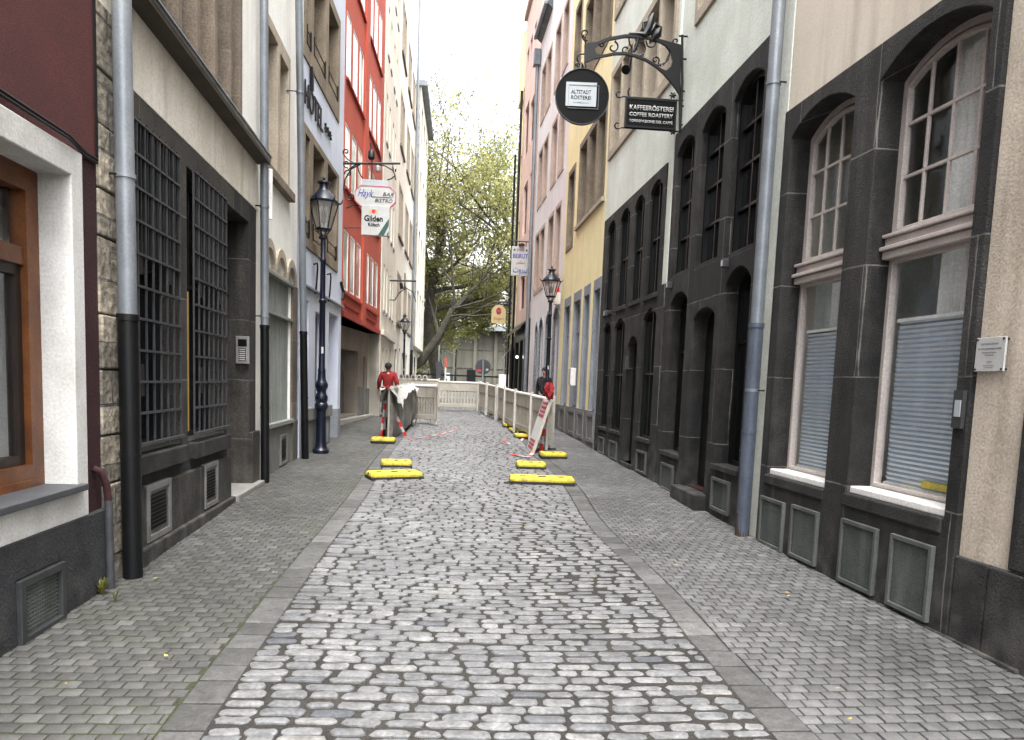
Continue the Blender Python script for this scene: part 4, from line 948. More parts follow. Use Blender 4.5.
pp = pipepx(F, (779, 5), (742, 535), .06, .16, 13, (755, 325), clips=(4.45, 1.62), low=IRON_BLUEGREY)
ua, za = F.px(742, 535, .1); ub, zb = F.px(744, 500, .1); b = F.mb(); b.tube([(ua, .1, .1), (ub, .1, .42)], .069, 14); b.build('rusty_pipe_foot', RUST, F.root, smooth=True)
for u, z in ((3.02, 3.0), (.98, 2.98)):
    lt = thing('facade_spotlight', 'small spotlight on the black stone ledge, %s' % ('far end, under the hanging coffee sign' if u > 2 else 'near end, beside the grey drainpipe'), 'spotlight', F.W(u, .03, z), F.root.rotation_euler.z, 'spotlights on the black stone front')
    b = MB(); b.box(-.035, .035, 0, .07, -.045, .045); b.build('housing', BARS, lt, bevel=.008)
    b = MB(); b.box(-.022, .022, .07, .074, -.03, .03); b.build('lens', SIGNW, lt)

# ---- pale green house over black stone arches (far)
F = Fac(1, (2.925, 10.42), (2.84, 14.6), 'narrow_arch_house', 'pale green house with four narrow arches in black stone, beside the yellow house')
U1 = F.len
def am(F, xl, xr, yt, yb, rise):
    u0, u1, z0, z1 = bb(pxr(F, xl, xr, yt, yb)); return arch(u0, u1, z0, z1-rise, z1)
O = [am(F, 607.5, 615, 222, 309.5, .13), am(F, 620, 629, 210, 306, .13), am(F, 634, 643.5, 198, 301, .13), am(F, 649.5, 661, 185, 296, .13)]
zt = sum(bb(q)[3] for q in O)/4; zb = sum(bb(q)[2] for q in O)/4
O = [arch(bb(q)[0], bb(q)[1], zb, zt-.13, zt) for q in O]
Gh = [am(F, 602.5, 610, 322, 427, .14), am(F, 613.5, 623.5, 320, 429.5, .14), am(F, 626, 635.5, 337, 464, .12), am(F, 641.5, 654.2, 311, 442, .16)]
zg0 = (bb(Gh[0])[2]+bb(Gh[1])[2]+bb(Gh[3])[2])/3; zg1 = (bb(Gh[0])[3]+bb(Gh[1])[3]+bb(Gh[3])[3])/3
Gh = [arch(bb(q)[0], bb(q)[1], zg0 if i != 2 else bb(q)[2], (zg1 if i != 2 else bb(q)[3])-.14, zg1 if i != 2 else bb(q)[3]) for i, q in enumerate(Gh)]
zst = zt+.12
F.wall('stone_front', BAS, [(-.0, -.1), (U1-.05, -.1), (U1-.05, zst), (.2, zst), (.2, 3.06), (0, 3.06)], O+Gh, depths=[.11]*4+[.12, .12, .15, .12], w=.02, bevel=.014)
UW3 = pxr(F, 613.5, 676, 18, 117); a0, a1, b0, b1 = bb(UW3)
F.wall('wall', PL_GREEN, [(-.0, 3.065), (.198, 3.065), (.198, zst+.004), (U1, zst+.004), (U1, 13.5), (0, 13.5)], [rect(a0, a1, b0, b1), rect(a0, a1, b1+.9, b1+3)], depth=.1)
for zz0, zz1 in ((b0, b1), (b1+.9, b1+3)):
    n = 5; w_ = (a1-a0-.16)/n
    hh = [rect(a0+.12+k*w_, a0+.12+k*w_+w_-.12, zz0+.16, zz1-.14) for k in range(n)]
    F.wall('window_surround', SANDB, rect(a0+.01, a1-.01, zz0+.01, zz1-.01), hh, depth=.3, w=.035, bevel=.01)
    for q in hh: F.window(q, .27, w=.03, fr=.05, mat=WHITEW, glass=GLASS)
for i, q in enumerate(O+Gh):
    u0, u1, z0, z1 = bb(q)
    if i == 6:
        d = F.mb(); d.prism(q, -.13, -.1); d = d.build('door', BLACKW, F.root); F.mb().tube([(u0+.08, -.06, z0+1.0), (u0+.08, -.06, z0+1.3)], .014, 6).build('handle', STEEL, d)
    else: F.window(q, .09, w=.02, fr=.04, mat=BLACKW, glass=GLASSB, vb=((u0+u1)/2,), hb=((z0+z1)/2,))
multi(F, 'window_sill', BASB, [(bb(q)[0]-.04, bb(q)[1]+.04, -.08, .05, bb(q)[2]-.06, bb(q)[2]+.003) for q in O+[Gh[0], Gh[1], Gh[3]]], bevel=.008)
for i in (0, 1, 3):
    u0, u1, z0, z1 = bb(Gh[i]); vent(F, u0+.08, u1-.08, .32+.01*u0, .66, w=.022, style='open' if i == 3 else 'mesh')
u0, u1, z0, z1 = bb(Gh[2]); box_part(F, 'door_step', BASB, u0-.05, u1+.05, -.2, .06, .1, z0, bevel=.01)
F.shell(PL_GREEN, 0, U1, -.1, 13.5, D=7, w=-.05)
u, z = F.px(629, 362); box_part(F, 'door_intercom', BARS, u-.06, u+.06, .02, .05, z-.12, z+.1)
u, z = F.px(609.5, 313.5); lt = thing('facade_spotlight', 'small spotlight at the far end of the black stone ledge, beside the yellow house', 'spotlight', F.W(u, .02, z), F.root.rotation_euler.z, 'spotlights on the black stone front')
b = MB(); b.box(-.045, .045, 0, .08, -.05, .05); b.build('housing', BARS, lt, bevel=.008)
b = MB(); b.box(-.028, .028, .08, .084, -.035, .035); b.build('lens', SIGNW, lt)

# ---- yellow house
F = Fac(1, (2.845, 14.62), (2.76, 19.6), 'yellow_house', 'yellow house with tall grey framed ground floor openings')
U1 = F.len
lights = [pxr(F, 580, 587, 140, 214), pxr(F, 588.5, 596, 131, 208), pxr(F, 597.5, 605, 121, 201)]
z0 = sum(bb(q)[2] for q in lights)/3; z1 = sum(bb(q)[3] for q in lights)/3
lights = [rect(bb(q)[0], bb(q)[1], z0, z1) for q in lights]
dz = 3.05
nar = pxr(F, 568.5, 574, 174.5, 244); n0, n1, nz0, nz1 = bb(nar)
ups = [rect(q[0][0], q[1][0], q[0][1]+dz, q[2][1]+dz) for q in lights]+[rect(n0, n1, nz0+dz+.6, nz1+dz+.8)]
ups += [rect(q[0][0], q[1][0], q[0][1]+dz, q[2][1]+dz) for q in ups[:3]]
go = [pxr(F, 562.8, 569, 305, 404), pxr(F, 572, 579.5, 291, 407), pxr(F, 582, 588.5, 284, 410), pxr(F, 591.5, 599, 278, 414)]
g0 = sum(bb(q)[2] for q in go)/4; g1 = sum(bb(q)[3] for q in go)/4
go = [rect(bb(q)[0]+.07, bb(q)[1]-.07, g0, g1-.2) for q in go]
F.wall('wall', PL_YELLOW, rect(0, U1, .9, 14), lights+[nar]+ups+go, depths=[.28]*(4+len(ups))+[.14]*4)
for q in lights+[nar]+ups:
    u0, u1, a, c = bb(q); b = F.mb(); b.ring(rect(u0-.07, u1+.07, a-.1, c+.1), rect(u0+.03, u1-.03, a+.02, c-.03), -.26, .02); b.build('window_surround', SAND, F.root)
    F.window(rect(u0+.03, u1-.03, a+.02, c-.03), .26, fr=.05, mat=WHITEW, glass=GLASS)
for q in go:
    u0, u1, a, c = bb(q); b = F.mb(); b.ring(rect(u0-.05, u1+.05, a-.02, c+.2), rect(u0+.02, u1-.02, a, c-.02), -.12, .015); b.build('door_surround', GREYTRIM, F.root, bevel=.006)
    F.window(rect(u0+.02, u1-.02, a, c-.02), .11, fr=.05, mat=GREYTRIM, glass=GLASSB, hb=(c-.7,))
F.wall('plinth', GREYPANEL, rect(0, U1, .1, g0), w=.03, edge=.1, bevel=.01)
for q in go: u0, u1, a, c = bb(q); F.mb().ring(rect(u0-.05, u1+.05, .48, g0-.05), rect(u0+.03, u1-.03, .55, g0-.12), .02, .05).build('plinth_panel', GREYPANEL, F.root)
b = F.mb(); b.box(lights[0][1][0]*0+bb(lights[2])[0]-.15, bb(lights[0])[1]+.15, 0, .06, z0-.14, z0-.06); b.build('window_sill', SANDB, F.root)
F.shell(PL_YELLOW, 0, U1, .1, 14, D=7)
u, z = F.px(575.5, 377); mbx = thing('white_meter_box', 'white box fixed between the grey openings of the yellow house', 'box', F.W(u, .015, z), F.root.rotation_euler.z)
b = MB(); b.box(-.13, .13, 0, .12, -.2, .2); b.build('housing', WHITEW, mbx, bevel=.01); b = MB(); b.box(-.11, .11, .12, .126, -.18, .18); b.build('lid', SIGNW, mbx)

# ---- lilac house
F = Fac(1, (2.765, 19.62), (2.6, 25.7), 'lilac_house', 'lilac grey house with pinkish stone windows and arched ground floor doors')
U1 = F.len
L_ = [(541.5, 545, 66, 116), (546.5, 550.5, 58, 106), (538.6, 542.8, 150.5, 203), (543.8, 548, 141, 195), (535.6, 538.9, 234.5, 290.5), (540, 543.8, 230.5, 287),
      (556, 560.5, 31, 85), (563.5, 568.8, 13, 67), (552, 556.8, 127, 180), (559.5, 564.5, 115, 169.5), (549.5, 553, 217.5, 279), (555.5, 560, 213, 271)]
ops = [rect(a, c, z0, z1) for z0, z1 in ((4.6, 6.38), (7.32, 9.0), (9.98, 11.58)) for a, c in ((.6, 1.4), (1.82, 2.7), (3.5, 4.35), (4.6, 5.45))]
ga = [am(F, 534.5, 536.8, 326, 404, .2), am(F, 538.4, 541.8, 321, 405, .2), am(F, 545, 549.5, 315, 406, .25), am(F, 552.5, 557.5, 309, 408, .25)]
ze = F.px(546, 28)[1]+.15; ue = F.px(553, 12)[0]
F.wall('wall', PL_LILAC, [(0, .2), (U1, .2), (U1, ze), (ue, ze), (ue, ze+3), (0, ze+3)], ops+ga, depth=.2)
for q in ops:
    u0, u1, a, c = bb(q); b = F.mb(); b.ring(rect(u0-.07, u1+.07, a-.09, c+.08), rect(u0+.03, u1-.03, a+.02, c-.03), -.18, .02); b.build('window_surround', SANDP, F.root)
    F.window(rect(u0+.03, u1-.03, a+.02, c-.03), .17, fr=.05, mat=SANDP, glass=GLASSL)
for q in ga:
    u0, u1, a, c = bb(q); b = F.mb(); b.ring(arch(u0-.08, u1+.08, a, c-.2, c+.1), q, -.05, .025); b.build('stone_arch', GREYTRIM, F.root)
    F.window(q, .18, fr=.05, mat=GREYPANEL, glass=GLASSB)
b = F.mb(); b.add([(ue, .2, ze-.05), (U1, .2, ze-.05), (U1, -2.5, ze+2.4), (ue, -2.5, ze+2.4), (ue, 0, ze-.22), (U1, 0, ze-.22)], [(0, 1, 2, 3), (0, 1, 5, 4), (0, 3, 4)]); rf = b.build('roof', SLATER, F.root)
b = F.mb(); b.box(ue-.02, U1, .17, .27, ze-.12, ze); b.build('gutter', ZINC, rf, bevel=.02)
box_part(F, 'plinth', GREYPANEL, 0, U1, -.1, .03, .2, .8)
F.shell(PL_LILAC, 0, U1, .2, ze, D=7)
pipe(F, U1+.05, .1, .06, .55, ze-.6, 1.6, low=ZINC)
b = F.mb(); b.prism([(U1-.1, ze-.9), (U1+.2, ze-.9), (U1+.28, ze-.45), (U1-.18, ze-.45)], .02, .24); b.build('hopper', ZINC, F.root)
u, z = F.px(560, 297); al = thing('alarm_beacon', 'cream alarm box with a red beacon on top, beside the right street lamp', 'alarm', F.W(max(u, .12), 0, z), F.root.rotation_euler.z)
b = MB(); b.box(-.1, .1, .0, .16, -.2, .1); b.build('housing', PL_IVORY2, al, bevel=.015); b = MB(); b.lathe([(.06, .1), (.06, .2), (.045, .25), (.0, .26)], (0, .08), 14); b.build('beacon', REDP, al, smooth=True)

# ---- pink house over a black shopfront
F = Fac(1, (2.6, 25.76), (2.5, 30.6), 'pink_house', 'pink house with dark windows above a black shopfront')
U1 = F.len
ops = [pxr(F, *t) for t in [(524.6, 528.2, 108, 154), (530.2, 534.4, 100, 140), (523.2, 526.8, 186, 234), (529.3, 533.6, 172, 224), (520, 524.2, 276, 309), (526.2, 531.4, 253, 303), (526.6, 528.6, 52, 86), (530, 532, 40, 76), (534, 536, 26, 64)]]
zp = F.px(523, 323)[1]; zt6 = F.px(525, 30)[1]
F.wall('wall', PL_PINK, rect(0, U1, zp, zt6), ops, depth=.15)
for q in ops:
    u0, u1, a, c = bb(q); F.window(q, .13, fr=.07, mat=SANDD, glass=GLASS, vb=((u0+u1)/2,))
go = [rect(.3, 1.3, .9, 3.2), rect(1.7, 2.7, .6, 3.2), rect(3.1, 4.3, .9, 3.2)]
F.wall('shopfront', BLACKW, rect(0, U1, .2, zp-.004), go, depth=.2, w=.03)
for q in go: F.window(q, .18, w=.03, fr=.07, mat=BLACKW, glass=GLASSB)
b = F.mb(); b.add([(0, .03, zp+.02), (U1, .03, zp+.02), (U1, .32, zp-.28), (0, .32, zp-.28), (0, .32, zp-.36), (U1, .32, zp-.36)], [(0, 1, 2, 3), (3, 2, 5, 4)]); b.build('awning', BLACKW, F.root)
b = F.mb(); b.box(0, U1, 0, .12, zt6, zt6+.2); b.build('cornice', SANDP, F.root)
F.shell(PL_PINK, 0, U1, .2, zt6, D=7)
b = F.mb(); b.add([(0, .1, zt6+.2), (U1, .1, zt6+.2), (U1, -2, zt6+4), (0, -2, zt6+4)], [(0, 1, 2, 3)]); b.build('roof', SLATER, F.root)
pipe(F, U1, .1, .05, .6, 13, 2.5, top=IRON_BK)
lt = thing('wall_lamp', 'lit white globe lamp on the black shopfront of the pink house', 'wall lamp', F.W(F.px(521.5, 357)[0], .03, F.px(521.5, 357)[1]), F.root.rotation_euler.z)
MB().tube([(0, 0, .1), (0, .14, .1), (0, .14, .02)], .015, 8).build('arm', IRON_BK, lt); b = MB(); b.lathe([(.001, -.05), (.03, -.04), (.042, -.01), (.03, .03), (.015, .05)], (0, .14), 14); b.build('globe', BULB, lt, smooth=True)

# ---- ochre house
F = Fac(1, (2.52, 30.65), (2.5, 32.2), 'ochre_house', 'narrow ochre house with slate roof beyond the pink house')
U1 = F.len; zt7 = atY(518, 34, 31.4).z
ops = [rect(a, a+.5, z, z+1.5) for z in (4.0, 6.6, 9.2, 11.8) for a in (.15, .9)]
F.wall('wall', PL_YELLOW, rect(0, U1, 3.5, zt7), ops, depth=.15)
for q in ops: F.window(q, .13, fr=.07, mat=WOOD_DK)
go = [rect(.15, .65, .9, 3.0), rect(.85, 1.4, .7, 3.0)]
F.wall('shopfront', BLACKW, rect(0, U1, .3, 3.5), go, depth=.15, w=.03)
for q in go: F.window(q, .13, w=.03, fr=.06, mat=GREYPANEL)
F.shell(PL_YELLOW, 0, U1, .3, zt7, D=7)
b = F.mb(); b.box(.5, U1-.02, 0, .12, zt7-2.6, zt7+.05); b.build('dormer', PL_YELLOW, F.root)
b = F.mb(); b.add([(0, .1, zt7+.05), (U1, .1, zt7+.05), (U1, -.7, zt7+4.5), (0, -.7, zt7+4.5)], [(0, 1, 2, 3)]); b.build('roof', SLATER, F.root)

# ---- dark brown house at the end
F = Fac(1, (2.52, 32.25), (2.56, 33.7), 'brown_house', 'dark brown fronted house last on the right before the square')
U1 = F.len
ops = [rect(a, a+.8, z, z+1.5) for z in (4.2, 6.8, 9.4) for a in (.3,)]
F.wall('wall', PL_BEIGE2, rect(0, U1, 3.3, 11.8), ops, depth=.15)
for q in ops: F.window(q, .13, fr=.07, mat=WHITEW)
F.wall('shopfront', BROWNB, rect(0, U1, .3, 3.3), [rect(.12, .62, .9, 2.8), rect(.75, 1.25, .7, 2.8)], depth=.15, w=.03)
for q in (rect(.12, .62, .9, 2.8), rect(.75, 1.25, .7, 2.8)): F.window(q, .13, w=.03, fr=.06, mat=WHITEW)
b = F.mb(); b.add([(.1, .05, 3.1), (1.2, .05, 3.1), (1.2, .35, 2.75), (.1, .35, 2.75), (.1, .35, 2.6), (1.2, .35, 2.6)], [(0, 1, 2, 3), (3, 2, 5, 4)]); b.build('awning', WHITEP, F.root)
F.shell(PL_BEIGE2, 0, U1, .3, 11.8, D=7)
pipe(F, U1, .1, .05, .8, 11.5, 3, top=IRON_BK)
# ------------------------------------------------------------------ STREET THINGS
def street_lamp(label, loc, s=1.0):
    t = thing('street_lamp', label, 'street lamp', loc, .26, 'old style street lamps along the street')
    b = MB()
    b.lathe([(.155, 0), (.155, .07), (.125, .1), (.115, .13), (.105, .16), (.1, .2), (.092, .74), (.098, .77), (.12, .8), (.13, .84), (.12, .88), (.1, .9), (.118, .95), (.122, 1.0), (.1, 1.04), (.085, 1.08), (.095, 1.13), (.118, 1.17), (.122, 1.22), (.1, 1.26), (.08, 1.3), (.07, 1.42), (.075, 1.46), (.06, 1.5),
             (.054, 2.6), (.07, 2.62), (.07, 2.66), (.052, 2.68), (.048, 3.3), (.062, 3.32), (.062, 3.35), (.047, 3.37), (.045, 3.68), (.085, 3.7), (.085, 3.73), (.04, 3.75)], n=20)
    p = b.build('post', IRON_NAVY, t, smooth=True)
    MB().box(-.02, .02, -.066, -.05, 1.75, 1.86).build('number_plate', SIGNW, p)
    b = MB()
    b.lathe([(.13, 3.83), (.15, 3.86), (.13, 3.88)], n=6); b.lathe([(.285, 4.28), (.295, 4.31), (.25, 4.33)], n=6)
    for k in range(6):
        a = math.pi/3*k; c, s_ = math.cos(a), math.sin(a)
        b.tube([(.135*c, .135*s_, 3.86), (.265*c, .265*s_, 4.29)], .012, 6)
        b.tube([(.04*c, .04*s_, 3.72), (.125*c, .125*s_, 3.86)], .01, 6)
        b.tube([(.285*c, .285*s_, 4.29), (.33*c, .33*s_, 4.33), (.34*c, .34*s_, 4.38)], [.016, .014, .004], 6)
    lf = b.build('lantern_frame', IRON_NAVY, t)
    b = MB(); b.lathe([(.262, 4.32), (.22, 4.38), (.13, 4.47), (.085, 4.52), (.08, 4.6), (.125, 4.61), (.12, 4.635), (.04, 4.65), (.02, 4.67), (.03, 4.70), (.012, 4.74)], n=18); b.build('lantern_roof', IRON_NAVY, lf, smooth=True)
    b = MB(); b.lathe([(.126, 3.87), (.255, 4.29)], n=6); b.build('lantern_glass', LANT, lf)
    b = MB(); b.lathe([(.012, 3.83), (.012, 3.95), (.045, 3.97), (.05, 4.08), (.03, 4.15), (.012, 4.17), (.012, 4.4)], n=10); b.build('lamp_fitting', BARS, lf, smooth=True)
    return t
lp = street_lamp('navy street lamp by the pale blue hotel on the left pavement', (-2.16, 12.75, gz(-2.16, 12.75)))
lp.scale = (.88, .88, .955)
p = atY(549, 340, 19.3)
l2 = dup(lp, (p.x, 19.3, gz(p.x, 19.3)), .1, 'dark street lamp by the lilac house, behind the barriers on the right'); l2.scale = (.9, .9, .875)
p = atY(505, 380, 58); l3 = dup(lp, (p.x, 58, gz(p.x, 58)), .4, 'small far street lamp at the right edge of the square')
p = atY(403.5, 380, 29); l4 = dup(lp, (p.x, 29, gz(p.x, 29)), .2, 'slim street lamp by the mullioned white house on the far left, beyond the walker'); l4.scale = (.72, .72, .72)
p = atY(455.5, 370, 62); l5 = dup(lp, (p.x, 62, gz(p.x, 62)), .7, 'lamp on the square in front of the concrete church wall')

# ---- hanging coffee sign
SY = 10.15
def at(px, py): q = atY(px, py, SY); return (q.x, q.z)
o0 = Vector((2.9, SY, 5.0))
cs = thing('coffee_sign_bracket', 'wrought iron sign bracket with scrolls on the pale green wall, over the coffee signs', 'sign bracket', o0)
def Z(x, y):  # from the enlarged view of the bracket
    q = atY(540+x/5.2875, y/5.2875, SY); return (q.x-o0.x, 0, q.z-o0.z)
def Zp(l): return [(Z(*p)[0], Z(*p)[2]) for p in l]
outer = [(235, 235), (262, 228), (300, 224), (360, 200), (450, 184), (540, 190), (620, 205), (690, 225), (745, 240), (742, 380), (735, 500), (715, 470), (685, 430), (650, 390), (605, 352), (560, 325), (505, 303), (450, 290), (390, 292), (350, 300), (290, 312), (235, 335)]
hole = [(300, 290), (288, 265), (305, 240), (360, 216), (450, 199), (540, 203), (610, 216), (660, 240), (690, 275), (700, 320), (690, 355), (665, 375), (640, 365), (605, 338), (560, 312), (505, 290), (450, 277), (390, 279), (340, 290)]
po, ph = Zp(outer), Zp(hole)
b = MB()
for y in (-.02, .02):
    b.sheet(po, [ph], y, [0])
b.sheet(po, [ph], .02, [.04], .04)
b.build('arm_plate', IRON_BK, cs)
def spiral(cx, cy, r, a0, turns, n=14, rend=.25):
    return [(cx+r*(1-(1-rend)*k/n)*math.cos(a0+turns*2*math.pi*k/n), cy+r*(1-(1-rend)*k/n)*math.sin(a0+turns*2*math.pi*k/n)) for k in range(n+1)]
b = MB()
for pts in ([(500, 290)]+spiral(520, 250, 45, 1.4, -.9), [(400, 215)]+spiral(385, 250, 32, -1.2, .9), [(470, 205)]+spiral(455, 262, 34, -1, 1.1), [(560, 215)]+spiral(590, 225, 28, 2.5, -1), [(640, 352)]+spiral(610, 318, 22, .8, -1.1), [(680, 290), (660, 330), (630, 345), (600, 340)],
            [(340, 232), (330, 245)]+spiral(325, 232, 16, .5, 1), [(610, 212), (655, 230), (685, 270), (680, 310), (650, 345)],
            [(240, 228), (236, 205)]+spiral(240, 175, 24, 1.5, 1.0), [(250, 215), (230, 210), (222, 190), (235, 185)], [(236, 285), (205, 285), (195, 310), (205, 335), (190, 345)]+spiral(200, 345, 14, 3, 1),
            [(225, 340), (228, 360), (240, 368)], [(715, 238)]+spiral(718, 218, 20, 1.2, 1), [(480, 520), (470, 510), (465, 485), (475, 465)]):
    MB().tube([Z(*p) for p in pts], .011, 6).build('scroll', IRON_BK, cs, smooth=True)
b = MB()
b.tube([Z(752, 185), Z(752, 440), Z(740, 690)], .018, 8); b.tube([Z(738, 240), Z(738, 700)], .014, 8)
for yy in (190, 310, 480, 560, 660):
    x0, _, z0 = Z(735, yy); b.tube([(x0, 0, z0), (.05, 0, z0)], .012, 6)
for yy in (505, 695):
    for k in range(6):
        a = k*math.pi/3; b.tube([Z(702, yy), Z(702+18*math.cos(a), yy+18*math.sin(a))], [.018, .01], 6)
b.build('wall_post', IRON_BK, cs, smooth=True)
# figure on top of the arm: a bent arm with leaf shapes
b = MB()
b.tube([Z(470, 178), Z(520, 180), Z(552, 188), Z(575, 150), Z(590, 100), Z(600, 70)], [.02, .03, .05, .06, .045, .015], 8)
b.tube([Z(560, 185), Z(590, 165), Z(610, 130), Z(632, 150), Z(622, 180), Z(605, 195), Z(590, 220)], [.03, .045, .03, .04, .06, .05, .02], 8)
b.tube([Z(552, 160), Z(545, 120), Z(575, 110)], [.03, .02, .01], 8)
b.build('ornament', IRON_BK, cs, smooth=True)
b = MB(); b.tube([Z(520, 200), Z(512, 240), Z(495, 275)], .02, 8); b.tube([Z(478, 310), Z(470, 350)], .025, 8); sp = b.build('spotlight_arm', IRON_BK, cs, smooth=True)
x, _, z = Z(455, 365); b = MB(); b.tube([(x+.04, .03, z+.04), (x-.015, -.05, z-.03)], [.04, .06], 12); b.build('spotlight', IRON_BK, sp, smooth=True)
# round board
cx, cz = at(582, 97); ds = thing('round_sign', 'round black hanging sign with a pale card for a coffee roastery', 'sign', (cx, SY, cz), R(-4))
b = MB(); b.disc(0, 0, .345, -.02, .05, 48); b.build('board', SIGNBK, ds, bevel=.006)
b = MB(); n = 48; ro = [(.352*math.cos(2*math.pi*k/n), .352*math.sin(2*math.pi*k/n)) for k in range(n)]; ri = [(x*.965, z*.965) for x, z in ro]; ri = [(x*.98, z*.98) for x, z in ro]; b.ring(ro, ri, .03, -.03); b.build('rim', BARS, ds)
b = MB(); b.box(-.215, .185, -.026, -.0205, -.125, .175); b.build('card', SIGNGY, ds)
b = MB(); b.ring(rect(-.18, .215, -.155, .14), rect(-.176, .211, -.151, .136), -.02, -.031); b.build('card_outline', INKGY, ds)
text('ALTSTADT', INK, ds, rect=(-.145, .115, .03, .078), y=-.0265, ext=.002, bold=.004)
text('RÖSTEREI', INK, ds, rect=(-.145, .115, -.04, .018), y=-.0265, ext=.002, bold=.004)
text('— KÖLN —', INKGY, ds, rect=(-.12, .09, -.085, -.07), y=-.0265, ext=.003)
b = MB(); b.tube([(-.02, 0, .34), (-.02, 0, .43)], .01, 6); b.tube([(.03, 0, .34), (.03, 0, .41)], .01, 6); b.build('hanger', IRON_BK, ds)
# rectangular board
kx, kz = at(650.5, 114); x0, x1, z0, z1 = kx-.333, kx+.333, kz-.177, kz+.177
ks = thing('coffee_board_sign', 'small black rectangular sign with three lines of white coffee lettering', 'sign', ((x0+x1)/2, SY, (z0+z1)/2)); w = (x1-x0)/2; h = (z1-z0)/2
b = MB(); b.box(-w, w, -.015, .015, -h, h); b.build('board', SIGNBK, ks, bevel=.004)
b = MB(); b.ring(rect(-w-.012, w+.012, -h-.012, h+.012), rect(-w+.008, w-.008, -h+.008, h-.008), -.02, .02)
for zz in (h+.02, -h-.02):
    b.tube([(w+.1, 0, zz), (-w-.05, 0, zz)]+[(-w-.1+.04*math.cos(a), 0, zz+.02-.04*math.sin(a)+.0) for a in (1.2, 2.2, 3.2, 4.2, 5.2)], .01, 6)
b.build('frame', IRON_BK, ks)
text('KAFFEERÖSTEREI', SIGNW, ks, rect=(-w*.86, w*.9, h*.2, h*.62), y=-.0155, ext=.003, bold=.02)
text('COFFEE ROASTERY', SIGNW, ks, rect=(-w*.86, w*.9, -h*.25, h*.03), y=-.0155, ext=.003, bold=.02)
text('TORREFAZIONE DEL CAFFÈ', SIGNW, ks, rect=(-w*.86, w*.9, -h*.68, -h*.44), y=-.0155, ext=.003, bold=.02)

# ---- bar sign on the left
BY = 15.3
def ab(px, py): q = atY(px, py, BY); return (q.x, q.z)
def BZ(x, y): return ab(335+x/6.73, 140+y/6.73)
bx0, bz0 = ab(343, 170)
br = thing('bar_sign_bracket', 'black wrought iron bracket holding the white bar signs on the left', 'sign bracket', (-2.22, BY, 5.0))
def bz(x, y): q = BZ(x, y); return (q[0]+2.22, 0, q[1]-5.0)
MB().tube([bz(55, 158), bz(440, 158)], .022, 8).build('arm', IRON_BK, br, smooth=True)
for pts in ([(130, 155), (85, 130), (60, 100)]+spiral(75, 80, 22, 2.6, 1), [(150, 160), (90, 200)]+spiral(80, 160, 28, 1.4, .9), [(170, 165), (110, 195), (70, 260), (58, 330), (70, 385)]+spiral(105, 380, 28, 2.4, -1.1),
            [(60, 230)]+spiral(90, 225, 26, 3, 1), [(150, 165), (160, 210), (185, 260)], [(270, 160), (340, 175), (390, 205), (405, 240), (380, 260), (350, 270)], [(405, 215), (410, 195)], [(240, 20), (245, 90), (250, 155)], [(280, 25), (300, 90), (310, 155)],
            [(58, 590), (180, 590)], [(180, 440), (120, 440), (75, 460)]):
    MB().tube([bz(*p) for p in pts], .013, 6).build('scroll', IRON_BK, br, smooth=True)
x, _, z = bz(245, 100); b = MB(); b.lathe([(.02, z+.1), (.06, z+.06), (.07, z-.06), (.03, z-.1)], (x, 0), 12); b.build('spotlight', IRON_BK, br, smooth=True)
x, _, z = bz(290, 195); b = MB(); b.lathe([(.01, z-.07), (.06, z-.04), (.065, z+.03), (.02, z+.07)], (x, 0), 12); b.build('lamp', STEEL, br, smooth=True)
b = MB(); b.tube([bz(250, 160), bz(248, 280)], .01, 6); b.build('hanger', IRON_BK, br)
def bsign(nm, label, x0, x1, y0, y1):
    A_, C_ = BZ(x0, y1), BZ(x1, y0); w = (C_[0]-A_[0])/2; h = (C_[1]-A_[1])/2
    return thing(nm, label, 'sign', ((A_[0]+C_[0])/2, BY, (A_[1]+C_[1])/2)), w, h
s1, w, h = bsign('bar_bistro_sign', 'eight-sided white bar bistro sign with a pink edge, above the beer sign', 133, 412, 320, 446)
oc = [(-w, -h*.45), (-w*.72, -h), (w*.72, -h), (w, -h*.45), (w, h*.45), (w*.72, h), (-w*.72, h), (-w, h*.45)]
b = MB(); b.prism(oc, -.04, .04); b.build('board', SIGNW, s1)
b = MB(); b.ring(oc, [(x*.96, z*.93) for x, z in oc], -.03, -.046); b.build('edge_stripe', INKPK, s1)
text('Hayk', INKBL, s1, rect=(-w*.86, -w*.08, -h*.3, h*.62), y=-.041, ext=.004, shear=.5)
text('BAR', INK, s1, rect=(w*.36, w*.9, h*.08, h*.42), y=-.041, ext=.004, shear=.3)
text('BISTRO', INK, s1, rect=(-w*.02, w*.84, -h*.55, -h*.2), y=-.041, ext=.004, shear=.3)
MB().box(-w*.2, w*.85, -.046, -.041, -h*.07, -h*.03).build('rule', INK, s1)
s2, w, h = bsign('beer_sign', 'square white beer sign with dark green corner stripe, lowest on the left bracket', 178, 370, 450, 640)
b = MB(); b.box(-w, w, -.05, .05, -h, h); b.build('board', SIGNW, s2, bevel=.006)
b = MB(); b.prism([(w*.2, -h*.96), (w*.62, -h*.96), (w*.96, -h*.3), (w*.96, h*.18)], -.055, -.0505); b.prism([(w*.8, -h*.96), (w*.96, -h*.96), (w*.96, -h*.62)], -.055, -.0505); b.build('corner_stripe', INKGR, s2)
text('Gilden', INK, s2, rect=(-w*.8, w*.52, -h*.08, h*.34), y=-.0505, ext=.004, bold=.03)
text('Kölsch', INK, s2, rect=(-w*.52, w*.3, -h*.4, -h*.16), y=-.0505, ext=.004, bold=.03)
b = MB(); b.prism([(-w*.28, h*.72), (w*.0, h*.72), (w*.0, h*.55), (-w*.14, h*.44), (-w*.28, h*.55)], -.055, -.0505); b.build('crest', REDP, s2)
